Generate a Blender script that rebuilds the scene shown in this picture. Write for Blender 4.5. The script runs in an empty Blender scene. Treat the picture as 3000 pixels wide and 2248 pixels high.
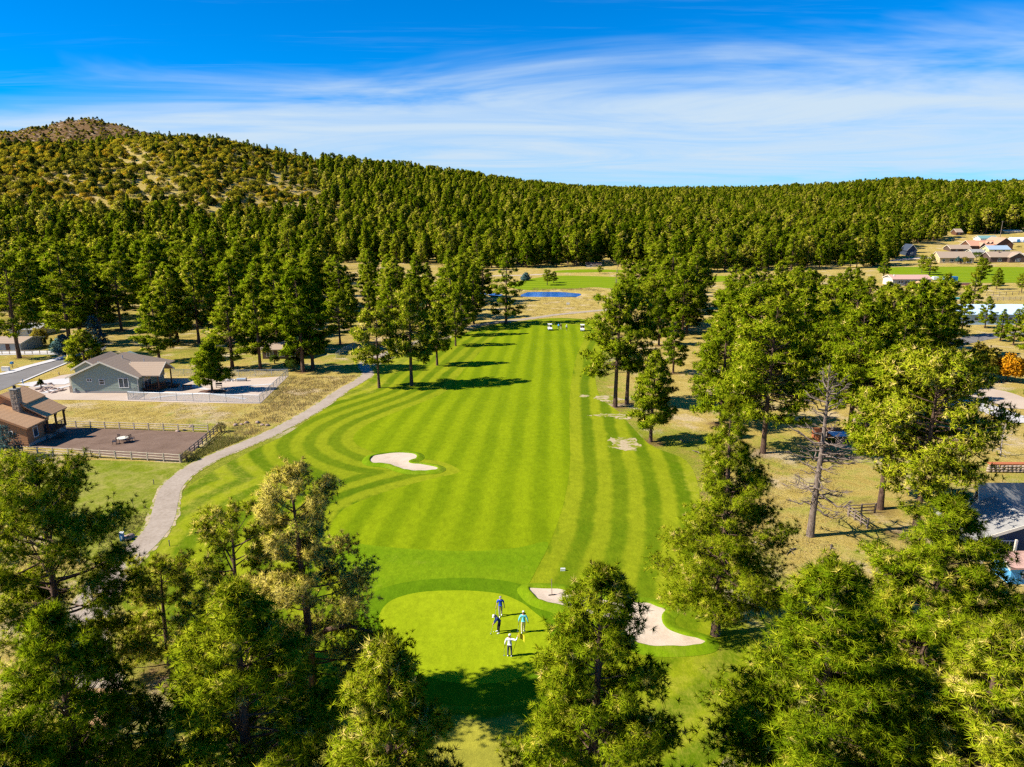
import bpy, bmesh, math, random
import numpy as np
from mathutils import Vector, Matrix, geometry

# ------------------------------------------------------------------ camera, sky, sun, exposure
SC = bpy.context.scene
COL = SC.collection
CAMZ, PITCH, FPX = 38.8, math.radians(14.39), 2082.0          # metres, radians, focal length in photo pixels (3000 wide)
cam_d = bpy.data.cameras.new('camera'); cam = bpy.data.objects.new('camera', cam_d); COL.objects.link(cam)
cam_d.sensor_width = 36.0; cam_d.lens = FPX / 3000 * 36.0; cam_d.clip_start = 0.5; cam_d.clip_end = 30000
cam.location = (0, 0, CAMZ); cam.rotation_euler = (math.pi / 2 - PITCH, 0, 0)
SC.camera = cam
SUN_EL, SUN_AZ = math.radians(41), math.radians(259)         # azimuth clockwise from +Y: the sun stands left and a little behind
world = bpy.data.worlds.new('World'); SC.world = world; world.use_nodes = True
wn, wl = world.node_tree.nodes, world.node_tree.links
wn.clear()
def wnode(t, **k):
    n = wn.new(t)
    for a, b in k.items(): setattr(n, a, b)
    return n
def wmath(op, a, b=None, c=None, clamp=False):
    n = wnode('ShaderNodeMath', operation=op, use_clamp=clamp)
    for i, v in enumerate((a, b, c)):
        if v is None: continue
        if isinstance(v, (int, float)): n.inputs[i].default_value = v
        else: wl.new(v, n.inputs[i])
    return n.outputs[0]
sky = wnode('ShaderNodeTexSky', sky_type='NISHITA', sun_disc=False, sun_elevation=SUN_EL, sun_rotation=SUN_AZ,
            altitude=2100, air_density=1.0, dust_density=0.15, ozone_density=3.0)
hsv = wnode('ShaderNodeHueSaturation'); hsv.inputs['Saturation'].default_value = 1.32; hsv.inputs['Value'].default_value = 1.08
gam = wnode('ShaderNodeMix', data_type='RGBA', blend_type='MULTIPLY'); gam.inputs[0].default_value = 1; gam.inputs[7].default_value = (0.45, 0.95, 1.45, 1)
wl.new(sky.outputs[0], gam.inputs[6]); wl.new(gam.outputs[2], hsv.inputs['Color'])
tc = wnode('ShaderNodeTexCoord'); sep = wnode('ShaderNodeSeparateXYZ'); wl.new(tc.outputs['Generated'], sep.inputs[0])
X, Y, Z = sep.outputs
zc = wmath('ADD', wmath('MAXIMUM', Z, 0.0), 0.035)
u = wmath('DIVIDE', X, zc); v = wmath('DIVIDE', Y, zc)        # the cirrus sheet as a level layer seen from below
def cnoise(us, vs, scale, detail, rough, dist, off):
    c = wnode('ShaderNodeCombineXYZ'); wl.new(wmath('MULTIPLY', u, us), c.inputs[0]); wl.new(wmath('MULTIPLY', v, vs), c.inputs[1]); c.inputs[2].default_value = off
    r = wnode('ShaderNodeVectorRotate', rotation_type='Z_AXIS'); r.inputs['Angle'].default_value = math.radians(-16); wl.new(c.outputs[0], r.inputs[0])
    n = wnode('ShaderNodeTexNoise'); wl.new(r.outputs[0], n.inputs['Vector'])
    n.inputs['Scale'].default_value = scale; n.inputs['Detail'].default_value = detail; n.inputs['Roughness'].default_value = rough; n.inputs['Distortion'].default_value = dist
    return n.outputs[0]
def wsmooth(x, a, b, lo=0.0, hi=1.0):
    n = wnode('ShaderNodeMapRange', interpolation_type='SMOOTHSTEP'); wl.new(x, n.inputs[0])
    n.inputs[1].default_value, n.inputs[2].default_value, n.inputs[3].default_value, n.inputs[4].default_value = a, b, lo, hi
    return n.outputs[0]
edge = wmath('ADD', wmath('ADD', v, wmath('MULTIPLY', u, 0.30)), wmath('MULTIPLY', wmath('SUBTRACT', cnoise(0.30, 0.45, 1.0, 5, 0.6, 0.8, 2.0), 0.5), 5.0))
sheet = wsmooth(edge, 4.1, 6.6)
streak = wsmooth(cnoise(0.30, 0.36, 1.0, 8, 0.62, 1.3, 7.0), 0.28, 0.66)
body = wmath('MULTIPLY', sheet, wmath('ADD', wmath('MULTIPLY', streak, 0.36), 0.64))
wisp = wmath('MULTIPLY', wsmooth(cnoise(0.14, 1.15, 1.0, 7, 0.7, 0.8, 13.0), 0.54, 0.82), 0.24)
low = wsmooth(Z, 0.0, 0.06, 0.55, 1.0)
cover = wmath('MULTIPLY', wmath('MAXIMUM', body, wisp), low, clamp=True)
cmix = wnode('ShaderNodeMix', data_type='RGBA'); wl.new(cover, cmix.inputs[0]); wl.new(hsv.outputs[0], cmix.inputs[6]); cmix.inputs[7].default_value = (5.6, 7.0, 8.4, 1)
bg = wnode('ShaderNodeBackground'); bg.inputs[1].default_value = 0.060; wl.new(cmix.outputs[2], bg.inputs[0])
wout = wnode('ShaderNodeOutputWorld'); wl.new(bg.outputs[0], wout.inputs[0])
sd = bpy.data.lights.new('sun', 'SUN'); sd.energy = 5.0; sd.angle = math.radians(0.53); sd.color = (1.0, 0.94, 0.84)
sun = bpy.data.objects.new('sun', sd); COL.objects.link(sun)
sdir = Vector((math.sin(SUN_AZ) * math.cos(SUN_EL), math.cos(SUN_AZ) * math.cos(SUN_EL), math.sin(SUN_EL)))
sun.rotation_euler = sdir.to_track_quat('Z', 'Y').to_euler(); sun.location = (0, 0, 200)
SC.view_settings.view_transform = 'Standard'; SC.view_settings.look = 'None'
SC.view_settings.exposure = 0.88; SC.view_settings.gamma = 1.0; SC.view_settings.use_curve_mapping = False
SC.cycles.max_bounces = 5; SC.cycles.diffuse_bounces = 2; SC.cycles.glossy_bounces = 2; SC.cycles.transmission_bounces = 3; SC.cycles.transparent_max_bounces = 8
SC.cycles.use_denoising = False; SC.cycles.use_adaptive_sampling = True; SC.cycles.adaptive_threshold = 0.02
SC.cycles.sample_clamp_indirect = 4.0; SC.cycles.pixel_filter_type = 'BLACKMAN_HARRIS'; SC.cycles.filter_width = 1.4

# ------------------------------------------------------------------ terrain
CP, SP = math.cos(PITCH), math.sin(PITCH)
def ray(px, py):
    dx, dz = (px - 1500) / FPX, (1124 - py) / FPX
    return np.array([dx, CP + dz * SP, -SP + dz * CP])      # world direction of a photo pixel
def elev_tan(px, py):
    d = ray(px, py); return d[2] / math.hypot(d[0], d[1])
def sstep(a, b, x):
    t = np.clip((np.asarray(x, float) - a) / (b - a), 0, 1); return t * t * (3 - 2 * t)
_SKY = [(-900, 420, 1000, 520), (-300, 408, 1000, 520), (0, 402, 1000, 500), (300, 398, 1000, 500), (430, 384, 1020, 500), (520, 373, 1040, 500), (700, 392, 1040, 500),
        (900, 440, 1100, 500), (1000, 466, 1150, 500), (1150, 490, 1230, 490), (1350, 508, 1400, 470), (1500, 530, 1600, 450), (1700, 551, 1900, 430), (1900, 556, 2000, 430),
        (2200, 554, 2000, 440), (2450, 541, 1700, 470), (2650, 532, 1500, 500), (2850, 540, 1500, 520), (3000, 541, 1500, 520), (3600, 548, 1500, 520)]
_AZ = np.array([math.atan2(a - 1500, FPX) for a, *_ in _SKY])
_ZR = np.array([CAMZ + c * elev_tan(a, b) - 15 for a, b, c, d in _SKY])
_RR = np.array([c for a, b, c, d in _SKY], float); _RS = np.array([d for *_, d in _SKY], float)
def _far(px, py, R): d = ray(px, py); h = math.hypot(d[0], d[1]); return d[0] / h * R, d[1] / h * R, CAMZ + d[2] / h * R
_PEAKS = [_far(262, 347, 1600) + (0.40,), _far(215, 352, 1600) + (0.42,), _far(330, 366, 1580) + (0.36,), _far(120, 374, 1600) + (0.30,), _far(20, 392, 1600) + (0.24,), _far(-150, 398, 1600) + (0.2,)]
def terrain(x, y):
    x = np.asarray(x, float); y = np.asarray(y, float)
    z = 7.0 * (1 - sstep(35, 228, y))
    r = np.hypot(x, y); az = np.clip(np.arctan2(x, y), -1.3, 1.3)
    zr, rr, rs = np.interp(az, _AZ, _ZR), np.interp(az, _AZ, _RR), np.interp(az, _AZ, _RS)
    t = np.clip((r - rs) / (rr - rs), 0, 1)
    hill = zr * np.sin(t * math.pi / 2) ** 1.35 * (1 - 0.6 * sstep(rr, rr + 900, r))
    k = sstep(500, 800, r)
    hill = hill + k * (2.2 * np.sin(x / 47 + 1.3) * np.sin(y / 61) + 1.1 * np.sin(x / 19 + y / 23))
    front = (y > 0)
    z = z + np.where(front, hill, 0)
    for px, py, ph, sl in _PEAKS:
        d = np.hypot(x - px, y - py)
        z = np.maximum(z, np.where(d < 700, ph - sl * (np.sqrt(d * d + 200) - 14) + 2.5 * np.sin(x / 9 + y / 13) * sstep(10, 60, d), -50))
    return z
def tz(x, y): return float(terrain(x, y))
_S = np.geomspace(12, 2600, 700)
def at(px, py, lift=0.0):                                   # the ground point that a photo pixel shows
    d = ray(px, py); S = _S
    for _ in range(3):
        h = CAMZ + d[2] * S - terrain(d[0] * S, d[1] * S); k = int(np.argmax(h < 0)) or len(S) - 1
        S = np.linspace(S[k - 1], S[k], 40)
    s = float(S[0]); return Vector((d[0] * s, d[1] * s, tz(d[0] * s, d[1] * s)))
def on_plane(px, py, Yw):                                   # the point a pixel shows on the upright plane y = Yw
    d = ray(px, py); s = Yw / d[1]; return Vector((d[0] * s, Yw, CAMZ + d[2] * s))

# ------------------------------------------------------------------ materials
def new_mat(name):
    m = bpy.data.materials.new(name); m.use_nodes = True; nt = m.node_tree; nt.nodes.clear(); return m, nt
class NT:
    def __init__(s, nt): s.nt = nt
    def n(s, t, ins=None, **k):
        nd = s.nt.nodes.new(t)
        for a, b in k.items(): setattr(nd, a, b)
        for a, b in (ins or {}).items():
            if isinstance(b, bpy.types.NodeSocket): s.nt.links.new(b, nd.inputs[a])
            else: nd.inputs[a].default_value = b
        return nd
    def math(s, op, a, b=0.0, clamp=False): return s.n('ShaderNodeMath', {0: a, 1: b}, operation=op, use_clamp=clamp).outputs[0]
    def noise(s, vec, scale, detail=3, rough=0.55, dist=0.0):
        return s.n('ShaderNodeTexNoise', {'Vector': vec, 'Scale': scale, 'Detail': detail, 'Roughness': rough, 'Distortion': dist}).outputs[0]
    def ramp(s, fac, stops, interp='LINEAR'):
        r = s.n('ShaderNodeValToRGB', {0: fac}); r.color_ramp.interpolation = interp; e = r.color_ramp.elements
        while len(e) < len(stops): e.new(0.5)
        for i, (p, c) in enumerate(stops): e[i].position = p; e[i].color = (*c, 1)
        return r.outputs[0]
    def mix(s, f, a, b, mode='MIX'):
        m = s.n('ShaderNodeMix', data_type='RGBA', blend_type=mode)
        for i, q in ((0, f), (6, a), (7, b)):
            if isinstance(q, bpy.types.NodeSocket): s.nt.links.new(q, m.inputs[i])
            elif i == 0: m.inputs[0].default_value = q
            else: m.inputs[i].default_value = (*q, 1)
        return m.outputs[2]
    def sm(s, x, a, b, lo=0.0, hi=1.0):
        return s.n('ShaderNodeMapRange', {0: x, 1: a, 2: b, 3: lo, 4: hi}, interpolation_type='SMOOTHSTEP').outputs[0]
    def stretch(s, vec, v3, rot=0.0):
        return s.n('ShaderNodeMapping', {'Vector': vec, 'Scale': v3, 'Rotation': (0, 0, rot)}).outputs[0]
    def pos(s): return s.n('ShaderNodeNewGeometry').outputs['Position']
    def attr(s, name): return s.n('ShaderNodeAttribute', attribute_name=name).outputs['Fac']
    def out(s, col, rough=0.85, bump=None, bstr=0.3, bdist=0.05, spec=0.25, metal=0.0, trans=0.0, **k):
        b = s.n('ShaderNodeBsdfPrincipled', {'Roughness': rough, 'Specular IOR Level': spec, 'Metallic': metal})
        if isinstance(col, bpy.types.NodeSocket): s.nt.links.new(col, b.inputs['Base Color'])
        else: b.inputs['Base Color'].default_value = (*col, 1)
        if bump is not None:
            bp = s.n('ShaderNodeBump', {'Height': bump, 'Strength': bstr, 'Distance': bdist}); s.nt.links.new(bp.outputs[0], b.inputs['Normal'])
        sh = b.outputs[0]
        if trans:
            t = s.n('ShaderNodeBsdfTranslucent')
            if isinstance(col, bpy.types.NodeSocket): s.nt.links.new(col, t.inputs[0])
            else: t.inputs[0].default_value = (*col, 1)
            sh = s.n('ShaderNodeMixShader', {0: trans, 1: sh, 2: t.outputs[0]}).outputs[0]
        o = s.n('ShaderNodeOutputMaterial'); s.nt.links.new(sh, o.inputs[0])
_MC = {}
def plain(name, c, rough=0.8, var=0.18, scale=3.0, spec=0.25, metal=0.0, bump=0.15):
    if name in _MC: return _MC[name]
    m, nt = new_mat(name); t = NT(nt); co = t.n('ShaderNodeTexCoord').outputs['Object']
    f = t.noise(co, scale, 4, 0.6); g = t.noise(co, scale * 7, 3, 0.6)
    fac = t.math('ADD', t.math('MULTIPLY', f, 0.6), t.math('MULTIPLY', g, 0.4))
    col = t.ramp(fac, [(0.25, tuple(q * (1 - var) for q in c)), (0.75, tuple(min(1, q * (1 + var)) for q in c))])
    t.out(col, rough, g, bump, 0.02, spec, metal); _MC[name] = m; return m

def ground_mat():
    m, nt = new_mat('dry_meadow'); t = NT(nt); p = t.pos()
    a = t.noise(p, 0.035, 5, 0.6, 0.4); b = t.noise(p, 0.33, 5, 0.65, 0.6); c = t.noise(t.stretch(p, (1.0, 2.2, 1)), 2.6, 4, 0.7); d = t.noise(p, 11, 2, 0.6)
    dry = t.ramp(t.math('ADD', t.math('MULTIPLY', b, 0.55), t.math('MULTIPLY', c, 0.45)), [(0.30, (0.22, 0.155, 0.03)), (0.46, (0.37, 0.27, 0.065)), (0.58, (0.46, 0.345, 0.11)), (0.72, (0.54, 0.41, 0.18))])
    grn = t.ramp(t.math('ADD', t.math('MULTIPLY', b, 0.5), t.math('MULTIPLY', c, 0.5)), [(0.30, (0.09, 0.12, 0.008)), (0.5, (0.20, 0.215, 0.018)), (0.68, (0.33, 0.30, 0.045))])
    g = t.attr('green'); gf = t.sm(t.math('ADD', g, t.math('MULTIPLY', t.math('SUBTRACT', t.math('ADD', t.math('MULTIPLY', a, 0.5), t.math('MULTIPLY', b, 0.5)), 0.5), 4.2)), 0.25, 0.9)
    col = t.mix(gf, dry, grn)
    soil = t.ramp(b, [(0.3, (0.10, 0.055, 0.022)), (0.7, (0.20, 0.12, 0.055))])
    s = t.sm(t.math('ADD', t.attr('soil'), t.math('MULTIPLY', t.math('SUBTRACT', b, 0.5), 1.2)), 0.4, 0.9)
    col = t.mix(s, col, soil)
    pale = t.sm(t.math('ADD', t.noise(p, 0.12, 4, 0.6), t.math('MULTIPLY', c, 0.25)), 0.66, 0.80)
    col = t.mix(t.math('MULTIPLY', pale, 0.6), col, (0.52, 0.40, 0.27))
    t.out(col, 0.95, t.math('ADD', c, t.math('MULTIPLY', d, 0.5)), 0.7, 0.22, 0.02); return m
def grass_mat(name, dark, light, dryc, period, soft, namp, dryamt, wob=0.25, bd=0.05):
    m, nt = new_mat(name); t = NT(nt); p = t.pos()
    a = t.noise(p, 0.06, 4, 0.6, 0.5); b = t.noise(p, 0.5, 4, 0.65, 0.6); c = t.noise(t.stretch(p, (1.6, 0.8, 1)), 3.2, 4, 0.75); d = t.noise(p, 16, 2, 0.6)
    uu = t.math('ADD', t.math('ADD', t.attr('stripe'), t.math('MULTIPLY', t.math('SUBTRACT', b, 0.5), wob)), t.math('MULTIPLY', t.math('SUBTRACT', a, 0.5), 1.6))
    w = t.math('SINE', t.math('MULTIPLY', uu, 2 * math.pi / period))
    st = t.sm(w, -soft, soft); st = t.math('ADD', 0.5, t.math('MULTIPLY', t.math('SUBTRACT', st, 0.5), t.sm(t.noise(p, 0.045, 3, 0.6, 0.8), 0.36, 0.60, 0.62, 1.0)))
    st = t.math('ADD', t.math('MULTIPLY', st, 1 - namp), t.math('MULTIPLY', t.sm(t.math('ADD', t.math('MULTIPLY', a, 0.45), t.math('MULTIPLY', c, 0.55)), 0.32, 0.68), namp))
    col = t.mix(st, dark, light)
    dr = t.sm(t.math('ADD', t.math('ADD', t.math('MULTIPLY', b, 0.5), t.math('MULTIPLY', c, 0.35)), t.math('ADD', t.math('MULTIPLY', a, 0.35), t.attr('dry'))), 0.66, 0.95)
    col = t.mix(t.math('MULTIPLY', dr, dryamt), col, dryc)
    mot = t.noise(t.stretch(p, (1.0, 0.6, 1)), 1.5, 5, 0.8); fine = t.ramp(t.math('ADD', t.math('MULTIPLY', d, 0.45), t.math('MULTIPLY', mot, 0.55)), [(0.33, (0.62, 0.64, 0.62)), (0.67, (1.36, 1.32, 1.3))])
    col = t.mix(0.85, col, fine, 'MULTIPLY')
    t.out(col, 0.9, t.math('ADD', c, t.math('MULTIPLY', d, 0.6)), 0.5, bd, 0.02); return m
def speck(name, cols, scale, bump=0.4, bd=0.03, rough=0.95, big=0.15):
    m, nt = new_mat(name); t = NT(nt); p = t.pos()
    a = t.noise(p, scale, 5, 0.75); b = t.noise(p, big, 4, 0.6, 0.5)
    f = t.math('ADD', t.math('MULTIPLY', a, 0.6), t.math('MULTIPLY', b, 0.4))
    t.out(t.ramp(f, [(0.30, cols[0]), (0.5, cols[1]), (0.70, cols[2])]), rough, a, bump, bd, 0.15); return m
def leaf_mat(name, stops, trans=0.16, hue=0.08, rough=0.9, spec=0.0, nrm=True):
    m, nt = new_mat(name); t = NT(nt)
    r = t.n('ShaderNodeObjectInfo').outputs['Random']
    f = t.math('ADD', t.attr('tone'), t.math('MULTIPLY', t.math('SUBTRACT', r, 0.5), 2 * hue)); col = t.ramp(f, stops)
    b = t.n('ShaderNodeBsdfPrincipled', {'Base Color': col, 'Roughness': rough, 'Specular IOR Level': spec}); tr = t.n('ShaderNodeBsdfTranslucent', {0: col})
    if nrm:
        v = t.n('ShaderNodeVectorTransform', {0: t.n('ShaderNodeAttribute', attribute_name='nrm').outputs['Vector']}, vector_type='NORMAL', convert_from='OBJECT', convert_to='WORLD').outputs[0]
        v = t.n('ShaderNodeVectorMath', {0: v}, operation='NORMALIZE').outputs[0]; nt.links.new(v, b.inputs['Normal'])
    sh = t.n('ShaderNodeMixShader', {0: trans, 1: b.outputs[0], 2: tr.outputs[0]}).outputs[0]
    o = t.n('ShaderNodeOutputMaterial'); nt.links.new(sh, o.inputs[0]); return m
def bark_mat(name, c0, c1):
    m, nt = new_mat(name); t = NT(nt); co = t.n('ShaderNodeTexCoord').outputs['Object']
    f = t.noise(t.stretch(co, (9, 9, 2.2)), 1.0, 5, 0.7, 0.6)
    t.out(t.ramp(f, [(0.35, c0), (0.62, c1)]), 0.95, f, 0.9, 0.06, 0.1); return m

M = {}
M['ground'] = ground_mat()
M['rough'] = grass_mat('mown_rough', (0.070, 0.128, 0.002), (0.255, 0.280, 0.009), (0.37, 0.31, 0.05), 3.5, 0.65, 0.32, 0.60, 0.9)
M['fairway'] = grass_mat('mown_fairway', (0.120, 0.180, 0.002), (0.222, 0.280, 0.004), (0.29, 0.275, 0.03), 3.8, 0.9, 0.36, 0.40, 0.8)
M['collar'] = grass_mat('green_collar', (0.075, 0.152, 0.002), (0.120, 0.205, 0.004), (0.28, 0.28, 0.04), 3.0, 1.0, 0.8, 0.2)
M['approach'] = grass_mat('mown_approach', (0.105, 0.190, 0.003), (0.175, 0.255, 0.005), (0.30, 0.275, 0.04), 5.5, 1.0, 0.65, 0.45, 1.6)
M['green'] = grass_mat('putting_green', (0.225, 0.290, 0.005), (0.275, 0.330, 0.008), (0.30, 0.34, 0.04), 6.0, 1.0, 0.75, 0.15, 0.2, 0.01)
M['lawn'] = grass_mat('yard_lawn', (0.105, 0.150, 0.005), (0.200, 0.225, 0.012), (0.33, 0.28, 0.08), 9.0, 1.0, 0.9, 0.75)
M['farfairway'] = grass_mat('far_fairway', (0.13, 0.205, 0.005), (0.21, 0.27, 0.008), (0.34, 0.32, 0.06), 9.0, 0.7, 0.4, 0.35, 1.0)
M['sand'] = speck('bunker_sand', [(0.46, 0.36, 0.265), (0.56, 0.45, 0.335), (0.60, 0.495, 0.385)], 6.0, 0.3, 0.02, big=0.5)
def sand_mat():
    m, nt = new_mat('raked_sand'); t = NT(nt); p = t.pos(); n1 = t.noise(p, 5, 5, 0.75); n2 = t.noise(p, 0.5, 4, 0.6, 0.5)
    w = t.n('ShaderNodeTexWave', {'Vector': t.stretch(p, (1, 1, 1), 0.5), 'Scale': 3.2, 'Distortion': 5.0, 'Detail': 3.0}).outputs[1]
    col = t.ramp(t.math('ADD', t.math('MULTIPLY', n1, 0.45), t.math('MULTIPLY', n2, 0.55)), [(0.30, (0.40, 0.305, 0.215)), (0.5, (0.53, 0.42, 0.31)), (0.70, (0.59, 0.485, 0.375))])
    t.out(col, 0.95, t.math('ADD', t.math('MULTIPLY', w, 0.25), n1), 0.4, 0.04, 0.02); return m
M['sand'] = sand_mat()
M['path'] = speck('cart_path_concrete', [(0.24, 0.185, 0.130), (0.35, 0.28, 0.21), (0.43, 0.355, 0.275)], 3.0, 0.3, 0.01, big=0.35)
M['dirt'] = speck('bare_dirt', [(0.36, 0.26, 0.16), (0.50, 0.385, 0.26), (0.58, 0.47, 0.34)], 2.5, 0.5, 0.04)
def patch_mat():
    m, nt = new_mat('worn_patch'); t = NT(nt); p = t.pos(); n1 = t.noise(p, 0.8, 5, 0.7, 0.5); n2 = t.noise(p, 4, 3, 0.7)
    dirt = t.ramp(n2, [(0.3, (0.33, 0.25, 0.14)), (0.7, (0.50, 0.40, 0.26))]); gr = t.ramp(n2, [(0.3, (0.13, 0.165, 0.006)), (0.7, (0.27, 0.27, 0.03))])
    t.out(t.mix(t.sm(n1, 0.44, 0.54), gr, dirt), 0.95, n2, 0.5, 0.04, 0.02); return m
M['patch'] = patch_mat()
M['cinder'] = speck('brown_cinder_gravel', [(0.10, 0.060, 0.038), (0.175, 0.112, 0.076), (0.25, 0.170, 0.120)], 7.0, 0.8, 0.05, big=0.4)
M['gravel'] = speck('tan_gravel', [(0.36, 0.27, 0.20), (0.47, 0.37, 0.285), (0.54, 0.45, 0.36)], 6.0, 0.4, 0.03)
M['asphalt'] = speck('worn_asphalt', [(0.13, 0.115, 0.10), (0.18, 0.165, 0.15), (0.23, 0.215, 0.20)], 5.0, 0.3, 0.01, big=0.3)
M['concrete'] = speck('pale_concrete', [(0.43, 0.40, 0.37), (0.52, 0.49, 0.46), (0.58, 0.56, 0.53)], 5.0, 0.2, 0.01)
M['bark'] = bark_mat('ponderosa_bark', (0.045, 0.026, 0.018), (0.17, 0.105, 0.072))
M['deadwood'] = bark_mat('weathered_deadwood', (0.085, 0.058, 0.044), (0.27, 0.21, 0.165))
PINE = [(0.0, (0.035, 0.075, 0.002)), (0.30, (0.145, 0.215, 0.004)), (0.55, (0.350, 0.390, 0.012)), (0.76, (0.52, 0.46, 0.035)), (0.88, (0.70, 0.58, 0.10)), (1.0, (0.76, 0.60, 0.17))]
M['needle'] = leaf_mat('pine_needles', PINE)
M['needle_far'] = leaf_mat('pine_needles_far', [(p, tuple(q * 0.80 for q in c)) for p, c in PINE], 0.12, 0.27)
M['oak'] = leaf_mat('oak_scrub_leaves', [(0, (0.17, 0.165, 0.014)), (0.4, (0.34, 0.31, 0.020)), (0.75, (0.52, 0.42, 0.022)), (1, (0.56, 0.32, 0.02))], 0.15, 0.35)
M['juniper'] = leaf_mat('juniper_leaves', [(0, (0.018, 0.032, 0.006)), (0.5, (0.045, 0.062, 0.010)), (1, (0.085, 0.10, 0.015))], 0.15, 0.15)
M['spruce'] = leaf_mat('blue_spruce_needles', [(0, (0.03, 0.075, 0.07)), (0.5, (0.10, 0.20, 0.185)), (1, (0.22, 0.36, 0.35))], 0.2, 0.05)
M['autumn'] = leaf_mat('orange_leaves', [(0, (0.55, 0.21, 0.008)), (0.5, (0.76, 0.36, 0.015)), (1, (0.82, 0.48, 0.03))], 0.35, 0.05)
M['yellowleaf'] = leaf_mat('yellow_leaves', [(0, (0.20, 0.17, 0.02)), (0.5, (0.38, 0.31, 0.03)), (1, (0.55, 0.42, 0.06))], 0.35, 0.05)
M['bushleaf'] = leaf_mat('shrub_leaves', [(0, (0.03, 0.06, 0.008)), (0.5, (0.08, 0.13, 0.012)), (1, (0.17, 0.20, 0.025))], 0.25, 0.1)
M['drygrass'] = leaf_mat('dry_grass_blades', [(0, (0.15, 0.155, 0.02)), (0.45, (0.30, 0.24, 0.08)), (0.75, (0.42, 0.32, 0.13)), (1, (0.40, 0.25, 0.11))], 0.3, 0.0, 0.8, 0.1, False)
def water_mat():
    m, nt = new_mat('pond_water'); t = NT(nt); p = t.pos()
    n1 = t.noise(t.stretch(p, (0.6, 1.4, 1)), 1.3, 4, 0.6)
    t.out((0.006, 0.11, 0.42), 0.12, n1, 0.12, 0.1, 0.5); return m
M['water'] = water_mat()
def shingle(name, c, var=0.22):
    m, nt = new_mat(name); t = NT(nt); p = t.n('ShaderNodeTexCoord').outputs['Object']
    a = t.noise(p, 5, 3, 0.7); b = t.noise(p, 26, 2, 0.6); w = t.n('ShaderNodeTexWave', {'Vector': p, 'Scale': 1.15, 'Distortion': 1.2, 'Detail': 2.0}, wave_type='BANDS', bands_direction='Z').outputs[1]
    f = t.math('ADD', t.math('ADD', t.math('MULTIPLY', a, 0.40), t.math('MULTIPLY', b, 0.5)), t.math('MULTIPLY', w, 0.10))
    t.out(t.ramp(f, [(0.25, tuple(q * (1 - var) for q in c)), (0.75, tuple(q * (1 + var) for q in c))]), 0.9, f, 0.5, 0.03, 0.15); return m
M['roof_brown'] = shingle('brown_shingle', (0.56, 0.33, 0.17)); M['roof_taupe'] = shingle('taupe_shingle', (0.36, 0.265, 0.185))
M['roof_grey'] = shingle('grey_shingle', (0.30, 0.285, 0.26)); M['roof_red'] = shingle('terracotta_shingle', (0.50, 0.26, 0.16)); M['roof_blue'] = shingle('blue_grey_metal_roof', (0.30, 0.38, 0.45), 0.08)
M['roof_salmon'] = shingle('salmon_shingle', (0.50, 0.30, 0.235)); M['roof_pale'] = shingle('pale_blue_metal_roof', (0.48, 0.62, 0.75), 0.08)
M['glass'] = plain('window_glass', (0.03, 0.05, 0.07), 0.08, 0.3, 2, 0.6, bump=0.02)
M['white'] = plain('white_paint', (0.74, 0.73, 0.70), 0.5, 0.05); M['cream'] = plain('cream_paint', (0.66, 0.60, 0.47), 0.7, 0.06)
M['bark_dark'] = M['bark']
# ------------------------------------------------------------------ helpers
def tag(o, label=None, cat=None, group=None, kind=None):
    for k, q in (('label', label), ('category', cat), ('group', group), ('kind', kind)):
        if q: o[k] = q
    return o
def empty(name, loc, rz=0.0, label=None, cat=None, group=None):
    o = bpy.data.objects.new(name, None); COL.objects.link(o); o.location = loc; o.rotation_euler = (0, 0, rz); o.empty_display_size = 0.5
    return tag(o, label, cat, group)
def link(name, me, parent=None, loc=None, rot=None):
    o = bpy.data.objects.new(name, me); COL.objects.link(o)
    if parent is not None: o.parent = parent
    if loc is not None: o.location = loc
    if rot is not None: o.rotation_euler = rot
    return o
def copy_tree(o, parent=None):
    c = o.copy(); COL.objects.link(c); c.parent = parent
    for ch in list(o.children): copy_tree(ch, c)
    return c
def tri_mesh(name, V, T, mats, attrs=None, mi=None, smooth=False, dom='POINT'):
    V = np.asarray(V, np.float32); T = np.asarray(T, np.int32); me = bpy.data.meshes.new(name)
    me.vertices.add(len(V)); me.vertices.foreach_set('co', V.ravel())
    me.loops.add(T.size); me.loops.foreach_set('vertex_index', T.ravel())
    me.polygons.add(len(T)); me.polygons.foreach_set('loop_start', np.arange(0, T.size, 3, dtype=np.int32))
    if mi is not None: me.polygons.foreach_set('material_index', np.asarray(mi, np.int32))
    if smooth: me.polygons.foreach_set('use_smooth', np.ones(len(T), bool))
    me.update(calc_edges=True)
    for k, q in (attrs or {}).items():
        q = np.asarray(q, np.float32); vec = q.ndim == 2; a = me.attributes.new(k, 'FLOAT_VECTOR' if vec else 'FLOAT', dom); a.data.foreach_set('vector' if vec else 'value', q.ravel())
    for m in mats: me.materials.append(m)
    return me
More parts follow.
